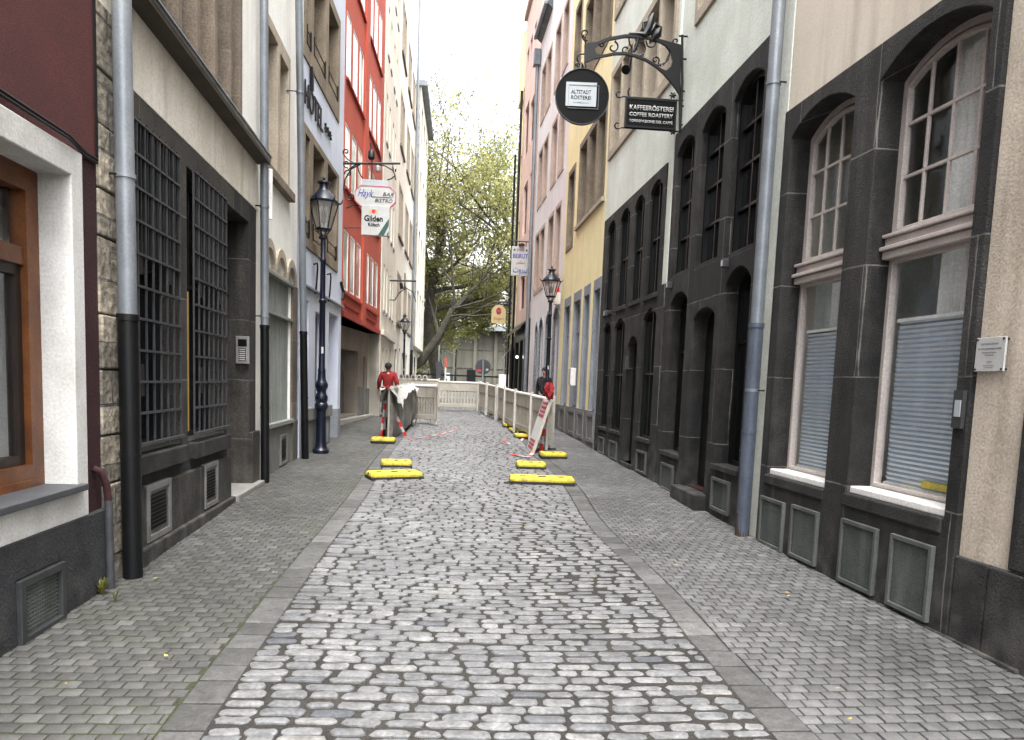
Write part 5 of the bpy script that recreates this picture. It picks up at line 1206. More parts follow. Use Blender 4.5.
for xa, xb in ((-w*.45, -w*.3), (w*.02, w*.17)): MB().box(xa, xb, -.054, -.0505, h*.48, h*.72).build('crest_supporter', SIGNYL, s2)
s3, w, h = bsign('blank_sign_strip', 'plain pale strip hanging on top of the bar bistro sign', 180, 365, 276, 319)
b = MB(); b.box(-w, w, -.03, .03, -h, h); b.build('board', SIGNGY, s3, bevel=.004)
# ---- small T bracket further down the left
tb = thing('sign_bracket', 'plain black T-shaped bracket high on the ivory house beyond the red house', 'sign bracket', (-2.0, 25.0, 5.0))
q = lambda x, y: ((lambda p: (p.x+2.0, 0, p.z-5.0))(atY(x, y, 25.0)))
b = MB(); b.tube([q(389, 280.5), q(416, 281)], .03, 8); b.tube([q(405, 273), q(405, 290)], .02, 6)
b.tube([q(395, 300), q(399, 293), q(406, 288), q(413, 292), q(416, 302)], .018, 6); b.tube([q(384.5, 300), q(395, 300)], .02, 6); b.tube([q(401, 283), q(402, 289)], [.05, .06], 8); b.build('bracket', IRON_BK, tb, smooth=True)

# ---- restaurant sign with two scripts
q0 = atY(510.8, 275.5, 27); q1 = atY(529.5, 247.2, 27)
s4 = thing('restaurant_sign', 'white hanging restaurant sign with blue and red lettering in two scripts', 'sign', ((q0.x+q1.x)/2, 27, (q0.z+q1.z)/2)); w = (q1.x-q0.x)/2; h = (q1.z-q0.z)/2
b = MB(); b.box(-w, w, -.05, .05, -h, h); b.build('board', SIGNW, s4, bevel=.006)
text('BEIRUT', INKBL, s4, rect=(-w*.84, w*.86, h*.2, h*.5), y=-.0505, ext=.004, bold=.02)
text('RESTAURANT', INKRD, s4, rect=(-w*.45, w*.45, h*.68, h*.84), y=-.0505, ext=.004)
text('\ufee2\uf000'.replace('\uf000', '')+'\ufecc\ufec4\ufee3', INKRD, s4, rect=(-w*.45, w*.5, -h*.3, h*.02), y=-.0505, ext=.004)
text('\ufe95\ufeed\ufeae\ufef4\ufe91', INKBL, s4, rect=(-w*.8, w*.84, -h*.92, -h*.46), y=-.0505, ext=.004, bold=.01)
b = MB()
for x in (-w*.7, w*.68): b.prism([(x-.05, h*.7), (x+.05, h*.7), (x, h*.86)], -.055, -.0505)
b.build('cedar_mark', INKGR, s4)
b = MB(); b.tube([(-w-.1, 0, h+.2), (w+.25, 0, h+.17)], .02, 6); b.tube([(-w*.2, 0, h+.19), (-w*.2, 0, h)], .015, 6); b.tube([(w*.6, 0, h+.18), (w*.6, 0, h)], .015, 6); b.lathe([(.02, h+.12), (.1, h+.08), (.11, h+.02)], (w*.1, -.05), 10); b.build('bracket', IRON_BK, s4)
# ---- straw coloured brewery sign
q0 = atY(491.2, 323, 33.9); q1 = atY(506, 305, 33.9)
s5 = thing('brewery_sign', 'straw yellow sign with rounded top and dark red emblem, before the tree', 'sign', ((q0.x+q1.x)/2, 33.9, (q0.z+q1.z)/2)); w = (q1.x-q0.x)/2; h = (q1.z-q0.z)/2
b = MB(); b.prism([(-w, -h), (w, -h), (w, h*.3), (w*.85, h*.62), (w*.5, h*.9), (0, h), (-w*.5, h*.9), (-w*.85, h*.62), (-w, h*.3)], -.05, .05); b.build('board', SIGNYL, s5)
b = MB(); b.disc(0, 0, .12, -.056, -.0505, 20); b.v = [(x, y, z*1.35+h*.3) for x, y, z in b.v]; b.build('emblem', INKRD, s5)
b = MB(); b.box(-.09, .09, -.06, -.0565, h*.27, h*.36); b.build('emblem_band', INKPK, s5)
text('Rüttgers', INKRD, s5, rect=(-w*.75, w*.75, -h*.72, -h*.36), y=-.0505, ext=.004, shear=.4)
b = MB(); b.tube([(-w*.8, 0, h+.12), (w+.5, 0, h+.12)], .03, 6); b.tube([(0, 0, h+.12), (0, 0, h-.02)], .02, 6); b.build('bracket', IRON_BK, s5)
# ---- round traffic sign seen from behind
p = atY(483, 367, 30.5)
rs = thing('round_traffic_sign', 'grey back of a round traffic sign on a post beyond the barriers', 'traffic sign', (p.x, 30.5, gz(p.x, 30.5))); z = p.z-gz(p.x, 30.5)
b = MB(); b.disc(0, z, .31, -.015, .01, 32); b.build('disc', SIGNBACK, rs); b = MB(); b.tube([(0, -.04, 0), (0, -.04, z+.32)], .032, 10); b.build('post', GREYTRIM, rs, smooth=True)
b = MB(); b.box(-.24, -.08, -.022, -.016, z-.2, z-.1); b.build('red_sticker', REDP, rs); b = MB(); b.box(.12, .22, -.022, -.016, z-.14, z-.06); b.build('white_sticker', SIGNW, rs)

# ---- yellow base plates
def foot_mesh():
    t = thing('base_weight', '', 'base weight', (0, 0, 0), 0, 'yellow base weights on the street')
    b = MB(); b.prism([(-.4, 0), (.4, 0), (.4, .045), (-.4, .045)], -.2, .2); b.build('rubber_base', RUBBER, t, bevel=.008)
    b = MB()
    lo = [(-.4, -.14), (-.34, -.2), (-.12, -.2), (-.1, -.185), (.1, -.185), (.12, -.2), (.34, -.2), (.4, -.14), (.4, .14), (.34, .2), (.12, .2), (.1, .185), (-.1, .185), (-.12, .2), (-.34, .2), (-.4, .14)]
    n = len(lo); v = [(x*.995, y*.995, .046) for x, y in lo]+[(x*.99, y*.99, .085) for x, y in lo]+[(x*.955, y*.92, .12) for x, y in lo]
    v = [(x, y, .046+(z-.046)*.72) for x, y, z in v]; b.add(v, [(k*n+i, k*n+(i+1) % n, (k+1)*n+(i+1) % n, (k+1)*n+i) for k in (0, 1) for i in range(n)]+[tuple(range(2*n, 3*n)), tuple(range(n-1, -1, -1))])
    b.build('yellow_top', YELLOW, t, bevel=.006)
    for q in ((-.05, .05, -.05, .05, .08, .1015), (-.27, -.2, -.035, .035, .08, .1015), (.2, .27, -.035, .035, .08, .1015), (-.4, -.33, -.02, .02, .06, .094)): MB().box(*q).build('post_socket', RUBBER, t)
    return t
f0 = foot_mesh()
feet = [(394, 481, 22, 'near left, slewed yellow barrier foot nearest the left pavement'), (396, 469, 6, 'small looking yellow foot just behind the slewed left one'), (383, 444.5, 0, 'yellow foot under the wrapped barrier end on the left'),
        (542, 486, -3, 'long yellow foot lying nearest on the right edge of the setts'), (531, 470.5, -2, 'yellow foot lying behind the nearest right one, on the setts'), (553, 460, 2, 'yellow foot holding the post under the leaning board'),
        (524.5, 440, 5, 'first yellow foot along the right barrier row, beyond the leaning board'), (518.7, 434, 8, 'second yellow foot along the right barrier row'), (511.6, 429, 4, 'third yellow foot along the right barrier row'), (501.8, 420.8, 8, 'fourth yellow foot along the right barrier row'), (497.4, 417, 6, 'farthest yellow foot along the right barrier row')]
for i, (x, y, a, lb) in enumerate(feet):
    p = atG(x, y-1); sc_ = .58 if i in (1, 2, 4, 5) else (.56 if i > 5 else 1.12)
    if i in (0,): sc_ = .92
    o = f0 if i == 0 else dup(f0)
    o.location = (p.x, p.y+.05, gz(p.x, p.y)+.012); o.rotation_euler = (R(1.3), 0, R(a)); o.scale = (sc_, .9 if sc_ > .6 else .95, 1); o['label'] = lb
# ---- plastic barriers
def barrier_mesh(L=2.0, mat=PLASTIC, slots=True):
    t = thing('site_barrier', '', 'barrier', (0, 0, 0), 0, 'plastic site barriers round the works')
    b = MB(); b.box(0, L, -.03, .03, .66, .92); b.box(0, L, -.03, .03, .12, .24)
    for x in (0, L-.07): b.box(x, x+.07, -.035, .035, .1, .93)
    b.build('panel_frame', mat, t, bevel=.008)
    b = MB(); k = int(L/.115)
    for i in range(1, k): x = .05+(L-.1)*i/k; b.box(x-.032, x+.032, -.02, .02, .235, .665)
    b.box(.06, L-.06, -.012, .012, .43, .47)
    b.build('slats', mat, t)
    b = MB(); b.tube([(0, 0, .95), (L, 0, .95)], .045, 10); b.build('top_rail', PLASTIC_W, t, smooth=True)
    for x in (.25, L-.25): MB().tube([(x, 0, 0), (x, 0, .13)], .025, 8).build('leg', mat, t)
    for x in (.03, L-.03): MB().tube([(x, .05, .0), (x, .05, 1.04)], .03, 8).build('post', PLASTIC_W, t, smooth=True)
    return t
bp = barrier_mesh(2.0); bq = None
P0 = atG(549, 452); P1 = atG(481, 412.5)
d = (P1-P0); d.z = 0; n = int(round(d.length/2.03)); ang = math.atan2(d.y, d.x)
names = ['nearest', 'second', 'third', 'fourth', 'fifth', 'sixth', 'seventh', 'eighth']
last = None
for i in range(n):
    a = P0+d*(i/n); a2 = P0+d*((i+1)/n)
    off = .03*math.sin(i*2.1)
    o = bp if i == 0 else dup(bp)
    o.location = (a.x+off, a.y, gz(a.x, a.y)+.03); o.rotation_euler = (0, -math.atan2(gz(a2.x, a2.y)-gz(a.x, a.y), d.length/n), ang+R(2*math.sin(i*1.7))); o.scale = (d.length/n/2.03, 1, 1)
    o['label'] = '%s dirty white panel of the barrier row along the right pavement' % (names[i] if i < n-1 else 'farthest')
# backing boards make the right-hand row nearly closed
bs = barrier_mesh(1.55, PLASTIC); a = atG(437.5, 411); c = atG(481, 412); bs.location = (a.x, a.y, gz(a.x, a.y)+.03); bs.rotation_euler = (0, 0, math.atan2(c.y-a.y, c.x-a.x)); bs['label'] = 'slatted white barrier closing the far end of the works'
bs.scale = ((c-a).length/1.55, 1, 1)
bl = dup(bs); a2 = atG(393, 407); bl.location = (a2.x, a2.y, gz(a2.x, a2.y)+.03); bl.rotation_euler = (0, 0, .02); bl['label'] = 'white barrier behind the wrapped panels, far left by the walker'; bl.scale = (1.05, 1, 1)
bg = barrier_mesh(1.08, PLASTIC_D); a = atG(410, 424.5); c = atG(436, 426.5); bg.location = (a.x, a.y, gz(a.x, a.y)+.04); bg.rotation_euler = (0, 0, math.atan2(c.y-a.y, c.x-a.x)); bg['label'] = 'short grimy slatted barrier beside the plastic wrapped one on the left'; bg.scale = ((c-a).length/1.08, 1, 1.02)
# warning light holders in a row on the left barrier behind
for k in range(5):
    p = atY(396+k*6.5, 388, 24.4)
    nm = ['leftmost', 'second', 'middle', 'fourth', 'rightmost'][k]
    t = thing('barrier_lamp_holder', '%s of five white lamp holders on the far left barrier' % nm, 'lamp holder', (p.x, a2.y, a2.z+.99), 0, 'lamp holders on the far left barrier')
    b = MB(); b.tube([(0, -.05, .09), (0, .05, .09)], .085, 12); b.build('head', PLASTIC, t, smooth=True); MB().tube([(0, 0, -.03), (0, 0, .05)], .03, 8).build('stem', PLASTIC, t); b = MB(); b.tube([(0, -.056, .09), (0, -.051, .09)], .05, 12); b.build('lens', SIGNBACK, t)
# ---- wrapped barrier on the left
A_ = atG(388, 440); B_ = atG(412, 426); dv = (B_-A_); L = Vector((dv.x, dv.y, 0)).length
wr = thing('wrapped_barrier', 'barrier wrapped in grimy dark plastic sheeting with white film on top, left of the setts', 'barrier', (A_.x, A_.y, gz(A_.x, A_.y)), math.atan2(dv.y, dv.x), 'plastic site barriers round the works')
sl = math.tan(math.asin((gz(B_.x, B_.y)-gz(A_.x, A_.y))/L))
b = MB(); N, Mh = 40, 16
for side, sg in ((0, -1), (1, 1)):
    o = len(b.v)
    for i in range(N+1):
        for j in range(Mh+1):
            x = L*i/N; t = j/Mh; z = 1.04*(1-t)+(.02+.22*(i/N)**2)*t
            fold = (.02*math.sin(i*.9+j*.25)+.02*math.sin(i*.43-j*.4)+.008*math.sin(i*2.1+j*.7))*min(1, t*2.2)
            b.v.append((x, sg*(.04+.1*math.sin(t*math.pi*.85)*(.4+.6*i/N))*(1 if 0 < i < N else .2)+fold, z+sl*x))
    for i in range(N):
        for j in range(Mh): b.f.append((o+i*(Mh+1)+j, o+(i+1)*(Mh+1)+j, o+(i+1)*(Mh+1)+j+1, o+i*(Mh+1)+j+1))
b.build('plastic_sheet', FILM_D, wr, smooth=True)
b = MB(); N2 = 30
for i in range(N2+1):
    for j in range(9):
        x = -.05+L*1.0*i/N2; s = (j-4)/4; drop = (.16+.28*max(0, math.sin(i*.21+.4))**2+.05*math.sin(i*1.3))*abs(s)**1.3
        b.v.append((x, s*(.08+.1*abs(s))+.02*math.sin(i*.9+j), 1.09-drop+.02*math.sin(i*1.7+j*1.1)+sl*x))
for i in range(N2):
    for j in range(8): b.f.append((i*9+j, (i+1)*9+j, (i+1)*9+j+1, i*9+j+1))
b.build('white_film', FILM, wr, smooth=True)
b = MB()
for x in (.02, L*.5, L-.05): b.tube([(x, 0, sl*x), (x, 0, 1.02+sl*x)], .025, 8)
b.tube([(0, 0, 1.02), (L, 0, 1.02+sl*L)], .03, 8); b.build('frame', PLASTIC_D, wr)
# ---- striped trestle at its near end
def striped(nm, label, pts, r=.02, k=7, cat='striped pole', ribbon=False):
    """red and white striped pole or tape along the world points pts"""
    o = Vector(pts[0]); t = thing(nm, label, cat, o)
    P = [Vector(p)-o for p in pts]; ls = [(P[i+1]-P[i]).length for i in range(len(P)-1)]; T = sum(ls)
    def at_(s):
        for i, l in enumerate(ls):
            if s <= l or i == len(ls)-1: return P[i].lerp(P[i+1], min(1, s/l))
            s -= l
    for c, m in ((0, REDP), (1, WHITEP)):
        b = MB()
        for i in range(k):
            if i % 2 != c: continue
            s0, s1 = T*i/k, T*(i+1)/k; seg = [at_(s0+(s1-s0)*q_/4) for q_ in range(5)]
            if ribbon:
                for a, e in zip(seg[:-1], seg[1:]):
                    dd = (e-a).normalized(); sd = dd.cross(Vector((0, 0, 1)) if abs(dd.z) < .8 else Vector((.3, 1, 0))).normalized()*r; up = Vector((0, 0, .003)) if abs(dd.z) < .8 else dd.cross(sd).normalized()*.003
                    b.add([a-sd, a+sd, e+sd, e-sd, a-sd+up, a+sd+up, e+sd+up, e-sd+up], [(0, 3, 2, 1), (4, 5, 6, 7), (0, 1, 5, 4), (1, 2, 6, 5), (2, 3, 7, 6), (3, 0, 4, 7)])
            else: b.tube(seg, r, 8)
        b.build(('red' if c == 0 else 'white')+'_bands', m, t, smooth=not ribbon)
    return t
g1 = atG(381, 438); g2 = atG(406, 438); tp = atY(387.5, 390, (g1.y+g2.y)/2)
striped('striped_pole', 'red and white striped leg of the trestle, left one by the wrapped barrier', [(g1.x, g1.y, g1.z+.02), (tp.x-.01, tp.y, tp.z)], .028, 7)
striped('barrier_tape', 'red and white tape stretched from the trestle top to the setts on the left', [(g2.x, g2.y, g2.z+.02), (g2.x*.5+tp.x*.5-.015, g2.y, (g2.z+tp.z)/2-.03), (tp.x+.03, tp.y, tp.z)], .03, 9, 'tape', True)
pk = thing('trestle_board', 'pale upright board of the trestle against the wrapped barrier', 'board', (tp.x+.02, tp.y+.03, gz(tp.x, tp.y)+.02)); b = MB(); hgt = tp.z-gz(tp.x, tp.y)
b.add([(-.07, 0, .14), (.02, 0, .14), (.05, 0, hgt-.02), (.0, 0, hgt-.02), (-.07, .04, .14), (.02, .04, .14), (.05, .04, hgt-.02), (0, .04, hgt-.02)], [(0, 1, 2, 3), (4, 5, 6, 7), (0, 1, 5, 4), (1, 2, 6, 5), (2, 3, 7, 6), (3, 0, 4, 7)]); b.build('plank', PLASTIC, pk); MB().box(-.12, .06, -.03, .08, 0, .15).build('plank_foot', RUBBER, pk)
kn = thing('tape_knot', 'red and white knot of tape on top of the left trestle', 'tape', (tp.x, tp.y-.02, tp.z)); b = MB(); b.tube([(-.05, 0, .02), (0, 0, .06), (.04, 0, .0), (.02, .0, -.08)], [.02, .045, .04, .02], 8); b.build('knot', REDCL, kn, smooth=True); b = MB(); b.tube([(-.04, -.01, .03), (-.12, -.01, .0), (-.16, 0, .04)], [.015, .025, .01], 6); b.build('tape_end', FILM, kn, smooth=True)
# ---- leaning board on the right
Y0 = 13.3
bn = atG(531.5, 454); tn = atY(550, 400, bn.y+.05)
W = Vector((-.02, .8, .018)); U = (tn-bn); Nn = U.cross(W).normalized()
lb = thing('leaning_board', 'white board with red lettering leaning against the right barrier end', 'board', bn)
def lbp(a, c, t=0): return tuple(U*c+W*a+Nn*t)
def lb_box(name, mat, a0, a1, c0, c1, t0, t1, parent=lb):
    b = MB(); b.add([lbp(a, c, t) for t in (t0, t1) for a, c in ((a0, c0), (a1, c0), (a1, c1), (a0, c1))], [(0, 1, 2, 3), (4, 5, 6, 7), (0, 1, 5, 4), (1, 2, 6, 5), (2, 3, 7, 6), (3, 0, 4, 7)]); return b.build(name, mat, parent)
lb_box('board', SIGNW, 0, 1, 0, 1, -.03, 0)
sgn = -1 if (Nn.x > 0) else 1
for nm, c0, c1, rows in (('upper', .66, .97, 4), ('lower', .06, .26, 3)):
    for k in range(rows):
        c = c0+(c1-c0)*k/rows; lb_box('red_lettering', INKRD, .1, .9, c, c+(c1-c0)/rows*.68, *( (0.0, .004) if Nn.x < 0 else (-.034, -.0305)))
lb_box('frame_edge', PLASTIC, -.03, .0, -.02, 1.02, -.045, .012)
p1 = atG(541, 452); p2 = atY(548.5, 399, p1.y)
striped('striped_pole', 'red and white striped pole beside the leaning board on the right', [(p1.x, p1.y, p1.z+.02), (p2.x, p2.y, p2.z)], .03, 7)
p1 = atG(551.5, 450); p2 = atY(551.5, 396, p1.y)
ps = thing('white_post', 'plain white post standing behind the leaning board', 'post', (p1.x, p1.y, p1.z)); b = MB(); b.box(-.035, .035, -.03, .03, .0, p2.z-p1.z); b.build('post', PLASTIC, ps, bevel=.006); MB().box(-.08, .08, -.08, .08, 0, .03).build('post_plate', RUBBER, ps)
c = atY(548.8, 391, bn.y+.05)
cl = MB(); NN = 18
for i in range(NN+1):
    for j in range(NN+1):
        a = 2*math.pi*i/NN; t = j/NN; r = .085*(math.sin(math.pi*min(1, t*.8+.1))**.6)+.02*math.sin(a*3+t*7)+.012*math.sin(a*5-t*11)
        cl.v.append((c.x+r*math.cos(a)+.03*t-.01, c.y+r*.8*math.sin(a), c.z+.15-.3*t+.02*math.sin(a*2+t*3)))
for i in range(NN):
    for j in range(NN): cl.f.append((i*(NN+1)+j, (i+1)*(NN+1)+j, (i+1)*(NN+1)+j+1, i*(NN+1)+j+1))
tag(cl.build('red_cloth', REDCL, smooth=True), 'crumpled red cloth tied over the top of the leaning board', 'cloth')
def gp(x, y): p = atG(x, y); return (p.x, p.y, p.z+.028)
striped('barrier_tape', 'red and white tape lying on the setts at the foot of the leaning board', [gp(509, 455.5), gp(516, 456.5), gp(523, 458), gp(529, 458.5), gp(534, 453)], .035, 5, 'tape', True)
striped('barrier_tape', 'fallen tape running along the setts below the right barrier row', [gp(503, 440.5), gp(509, 445), gp(516, 446.5), gp(521, 442), gp(529, 433)], .025, 7, 'tape', True)
striped('barrier_tape', 'thin tape lying across the setts beside the left trestle', [gp(408, 440), gp(424, 438.5), gp(440, 435.5), gp(456, 431)], .015, 9, 'tape', True)
for x, y, s_, lb_ in ((522, 488, .5, 'black rubber scrap lying in front of the nearest right foot'), (548, 488.5, .8, 'long black rubber strip in front of the nearest right yellow foot')):
    p = atG(x, y-3); t = MB(); t.tube([(p.x-s_*.5, p.y, p.z+.02), (p.x-s_*.1, p.y-.03, p.z+.035), (p.x+s_*.2, p.y+.02, p.z+.025), (p.x+s_*.5, p.y, p.z+.02)], [.02, .035, .03, .015], 6); tag(t.build('rubber_scrap', RUBBER, smooth=True), lb_, 'scrap')
# ---- far clutter on the square
p = atY(438.5, 370, 42); t = thing('parking_post', 'thin grey post with a small box beside the tree trunk', 'post', (p.x, 42, gz(p.x, 42))); MB().tube([(0, 0, 0), (0, 0, 2.6)], .035, 8).build('pole', GREYTRIM, t); MB().box(-.13, .13, -.1, -.03, .7, 1.7).build('box', BARS, t)
p = atY(445.5, 370, 40); t = thing('striped_beacon', 'red topped white beacon post behind the far barrier', 'post', (p.x, 40, gz(p.x, 40))); MB().box(-.04, .04, -.02, .02, 0, 1.4).build('white_board', WHITEP, t); MB().box(-.04, .04, -.025, .025, 1.402, 1.9).build('red_board', REDP, t)
p = atY(503.5, 383, 44); t = thing('planter_box', 'white and orange box beneath the far right street lamp', 'box', (p.x, 44, gz(p.x, 44))); MB().box(-.3, .3, -.3, .3, .35, 1.1).build('upper_box', WHITEP, t, bevel=.02); MB().box(-.28, .28, -.28, .28, 0, .35).build('lower_box', mk('orange_plastic', (.4, .12, .04), rough=.6), t, bevel=.02)
b = MB(); p = atY(460, 380, 46)
t = thing('low_railing', 'low dark railing along the square before the church', 'railing', (-4, 46, gz(0, 46))); 
b.box(0, 9, -.03, .03, .95, 1.05); b.box(0, 9, -.03, .03, .5, .56)
for k in range(10): b.box(k*1.0-.03, k*1.0+.03, -.03, .03, 0, 1.0)
b.build('railing', IRON_BK, t)
# ---- small plants and litter
def weed(loc, n, label, s=1):
    b = MB()
    for k in range(n):
        a = random.uniform(0, 6.28); h = random.uniform(.04, .13)*s; r = random.uniform(.01, .06)*s; w = random.uniform(.004, .009)*s
        x, y = r*math.cos(a), r*math.sin(a); nx, ny = -math.sin(a)*w, math.cos(a)*w
        b.add([(0, 0, 0), (x*.6+nx, y*.6+ny, h*.7), (x*1.3, y*1.3, h), (x*.6-nx, y*.6-ny, h*.7)], [(0, 1, 2, 3)])
    o = b.build('weed', WEED); o.location = loc; return tag(o, label, 'weed')
p = atG(107, 597); weed((p.x-.03, p.y, p.z), 60, 'yellow green weed at the foot of the maroon house by its corner', .95)
p = atG(115, 604); weed((p.x, p.y, p.z), 14, 'small low weed on the pavers in front of the corner pipe', .7)
b = MB()
for k in range(110):
    y = random.uniform(3, 22)**1.0; x = random.choice([random.uniform(-2.2, -1.0), random.uniform(1.6, 2.9), random.uniform(-2.2, 2.9)]); s_ = random.uniform(.008, .026); z = gz(x, y)+.022; a = random.uniform(0, 6.28)
    b.add([(x+s_*math.cos(a+q_)*(1 if q_ in (0, 3.14) else .55), y+s_*math.sin(a+q_)*(1 if q_ in (0, 3.14) else .55), z+random.uniform(0, .01)) for q_ in (0, 1.57, 3.14, 4.71)], [(0, 1, 2, 3)])
o = b.build('leaf_litter', LITTER); tag(o, 'scattered small fallen leaves over setts and pavers', 'leaves'); o['kind'] = 'stuff'
# ------------------------------------------------------------------ PEOPLE
def skin(name, joints, edges, mat, parent=None, sub=2):
    ks = list(joints); me = bpy.data.meshes.new(name); me.from_pydata([joints[k][0] for k in ks], [(ks.index(a), ks.index(c)) for a, c in edges], [])
    o = bpy.data.objects.new(name, me); COL.objects.link(o); me.materials.append(mat)
    if parent: o.parent = parent
    bpy.context.view_layer.objects.active = o
    m = o.modifiers.new('skin', 'SKIN'); m.use_smooth_shade = True
    if not me.skin_vertices: me.skin_vertices.new()
    sv = me.skin_vertices[0].data
    for i, k in enumerate(ks):
        r = joints[k][1]; sv[i].radius = r if isinstance(r, tuple) else (r, r); sv[i].use_root = (i == 0)
    m = o.modifiers.new('sub', 'SUBSURF'); m.levels = sub; m.render_levels = sub
    return o
def bake(o):
    bpy.context.view_layer.update(); dg = bpy.context.evaluated_depsgraph_get(); me = bpy.data.meshes.new_from_object(o.evaluated_get(dg)); o.modifiers.clear(); o.data = me
    for p in me.polygons: p.use_smooth = True
def person(label, loc, rz, H, top, trousers, wide=1.0):
    # local: +y is the way the person faces
    sw = .09
    J = {'pelvis': ((0, 0, .93), (.13, .1)), 'belly': ((0, .01, 1.08), (.125, .095)), 'chest': ((0, 0, 1.28), (.15, .105)), 'neck0': ((0, -.01, 1.43), (.07, .065)), 'neck': ((0, 0, 1.5), (.052, .055)), 'head0': ((0, .015, 1.57), (.07, .085)), 'head': ((0, .01, 1.66), (.078, .098)), 'crown': ((0, 0, 1.735), (.055, .07))}
    E_ = [('pelvis', 'belly'), ('belly', 'chest'), ('chest', 'neck0'), ('neck0', 'neck'), ('neck', 'head0'), ('head0', 'head'), ('head', 'crown')]
    for s, n in ((1, 'r'), (-1, 'l')):
        st = sw*s
        J[n+'sh'] = ((.17*s, 0, 1.39), .068); J[n+'el'] = ((.235*s, -.05-st*.4, 1.12), .045); J[n+'wr'] = ((.245*s, .03+st*-.6, .89), .032); J[n+'pm'] = ((.24*s, .045-st*.6, .82), (.022, .042))
        E_ += [('chest', n+'sh'), (n+'sh', n+'el'), (n+'el', n+'wr'), (n+'wr', n+'pm')]
        for k in range(4):
            J[n+'f%d' % k] = ((.238*s, .015+k*.02-st*.6, .765+.004*k), .009); J[n+'g%d' % k] = ((.23*s, .02+k*.02-st*.6, .725+.006*abs(k-1.5)), .008)
            E_ += [(n+'pm', n+'f%d' % k), (n+'f%d' % k, n+'g%d' % k)]
        J[n+'t'] = ((.235*s, .1-st*.6, .8), .01); E_ += [(n+'pm', n+'t')]
        J[n+'hip'] = ((.09*s, 0, .88), .1); J[n+'kn'] = ((.095*s, .05+st*.9, .5), .06); J[n+'an'] = ((.09*s, -.05+st*1.6, .1), .04); J[n+'to'] = ((.1*s, .1+st*1.6, .045), (.042, .03))
        E_ += [('pelvis', n+'hip'), (n+'hip', n+'kn'), (n+'kn', n+'an'), (n+'an', n+'to')]
    body = skin('person', J, E_, SKIN); bake(body); body.location = loc; body.rotation_euler = (0, 0, rz); body.scale = (H/1.8*wide, H/1.8*wide, H/1.8)
    tag(body, label, 'person')
    g = lambda k, d: (J[k][0], tuple(v+d for v in (J[k][1] if isinstance(J[k][1], tuple) else (J[k][1],)*2)))
    T = {k: g(k, .022) for k in ('belly', 'chest', 'rsh', 'lsh', 'rel', 'lel')}
    T['neck0'] = (J['neck0'][0], (.075, .07)); T['hem'] = ((0, 0, .9), (.165, .135)); T['coll'] = ((0, -.012, 1.5), (.074, .078))
    for n in 'rl': T[n+'wr'] = (J[n+'wr'][0], .045)
    jk = skin('jacket', {k: T[k] for k in ['chest', 'belly', 'hem', 'neck0', 'coll', 'rsh', 'rel', 'rwr', 'lsh', 'lel', 'lwr']}, [('chest', 'belly'), ('belly', 'hem'), ('chest', 'neck0'), ('neck0', 'coll'), ('chest', 'rsh'), ('rsh', 'rel'), ('rel', 'rwr'), ('chest', 'lsh'), ('lsh', 'lel'), ('lel', 'lwr')], top, body); bake(jk)
    T = {'pelvis': g('pelvis', .016)}; e = []
    for n in 'rl':
        T[n+'hip'] = g(n+'hip', .015); T[n+'kn'] = g(n+'kn', .022); T[n+'an'] = g(n+'an', .03); e += [('pelvis', n+'hip'), (n+'hip', n+'kn'), (n+'kn', n+'an')]
    tr = skin('trousers', T, e, trousers, body); bake(tr)
    for n in 'rl': sh = skin('shoe', {'a': (Vector(J[n+'an'][0])-Vector((0, .03, .035)), .05), 'b': (J[n+'to'][0], (.05, .042)), 'c': (Vector(J[n+'to'][0])+Vector((0, .06, -.005)), (.04, .03))}, [('a', 'b'), ('b', 'c')], IRON_BK, body); bake(sh)
    b = MB(); n = 16; rows = 10
    for j in range(rows):
        t = math.pi*.5*j/(rows-1)   # crown down to the ears, lower at the nape
        for k in range(n):
            a = 2*math.pi*k/n; back = max(0, -math.sin(a)); low = .02+.1*back
            r = math.sin(t); z = math.cos(t)
            zz = 1.665+.112*z if j < rows-1 else 1.665-low
            if j == rows-2: zz -= low*.45
            b.v.append((.092*r*math.cos(a)*(1-.12*back*(j == rows-1)), -.008+.115*r*math.sin(a)*(1-.2*back*(j == rows-1)), zz))
    for j in range(rows-1):
        for k in range(n): b.f.append((j*n+k, j*n+(k+1) % n, (j+1)*n+(k+1) % n, (j+1)*n+k))
    b.build('hair', HAIR, body, smooth=True)
    # face
    b = MB(); b.lathe([(.001, -.02), (.011, -.014), (.012, 0), (.008, .02), (.001, .03)], (0, .108), 8); b.v = [(x, y, z+1.635) for x, y, z in b.v]; b.build('nose', SKIN, body, smooth=True)
    for s in (-1, 1):
        b = MB(); b.lathe([(.001, -.009), (.009, 0), (.001, .009)], (.032*s, .098), 8); b.v = [(x, y, z+1.665) for x, y, z in b.v]; b.build('eye', INK, body)
        b = MB(); b.lathe([(.001, -.03), (.014, -.01), (.016, .015), (.001, .032)], (.083*s, -.005), 8); b.v = [(x, y, z+1.645) for x, y, z in b.v]; b.build('ear', SKIN, body, smooth=True)
    b = MB(); b.box(-.024, .024, .098, .108, 1.586, 1.592); b.build('mouth', INKRD, body)
    return body
q = atG(388, 410); Yp = 21.8; top = atY(388.5, 361.5, Yp); g = gz(top.x, Yp)+.01
person('person in a red jacket and dark trousers walking away on the left pavement', (top.x, Yp, g), .03, min(1.85, max(1.55, top.z-g)), REDCL, NAVYCL, 1.22)
Yq = 19.85; top = atY(545.2, 365.8, Yq); g = gz(top.x, Yq)+.01
person('person in dark clothes standing behind the barrier by the right street lamp', (top.x, Yq, g), 2.7, min(1.8, max(1.5, top.z-g)), NAVYCL, NAVYCL)

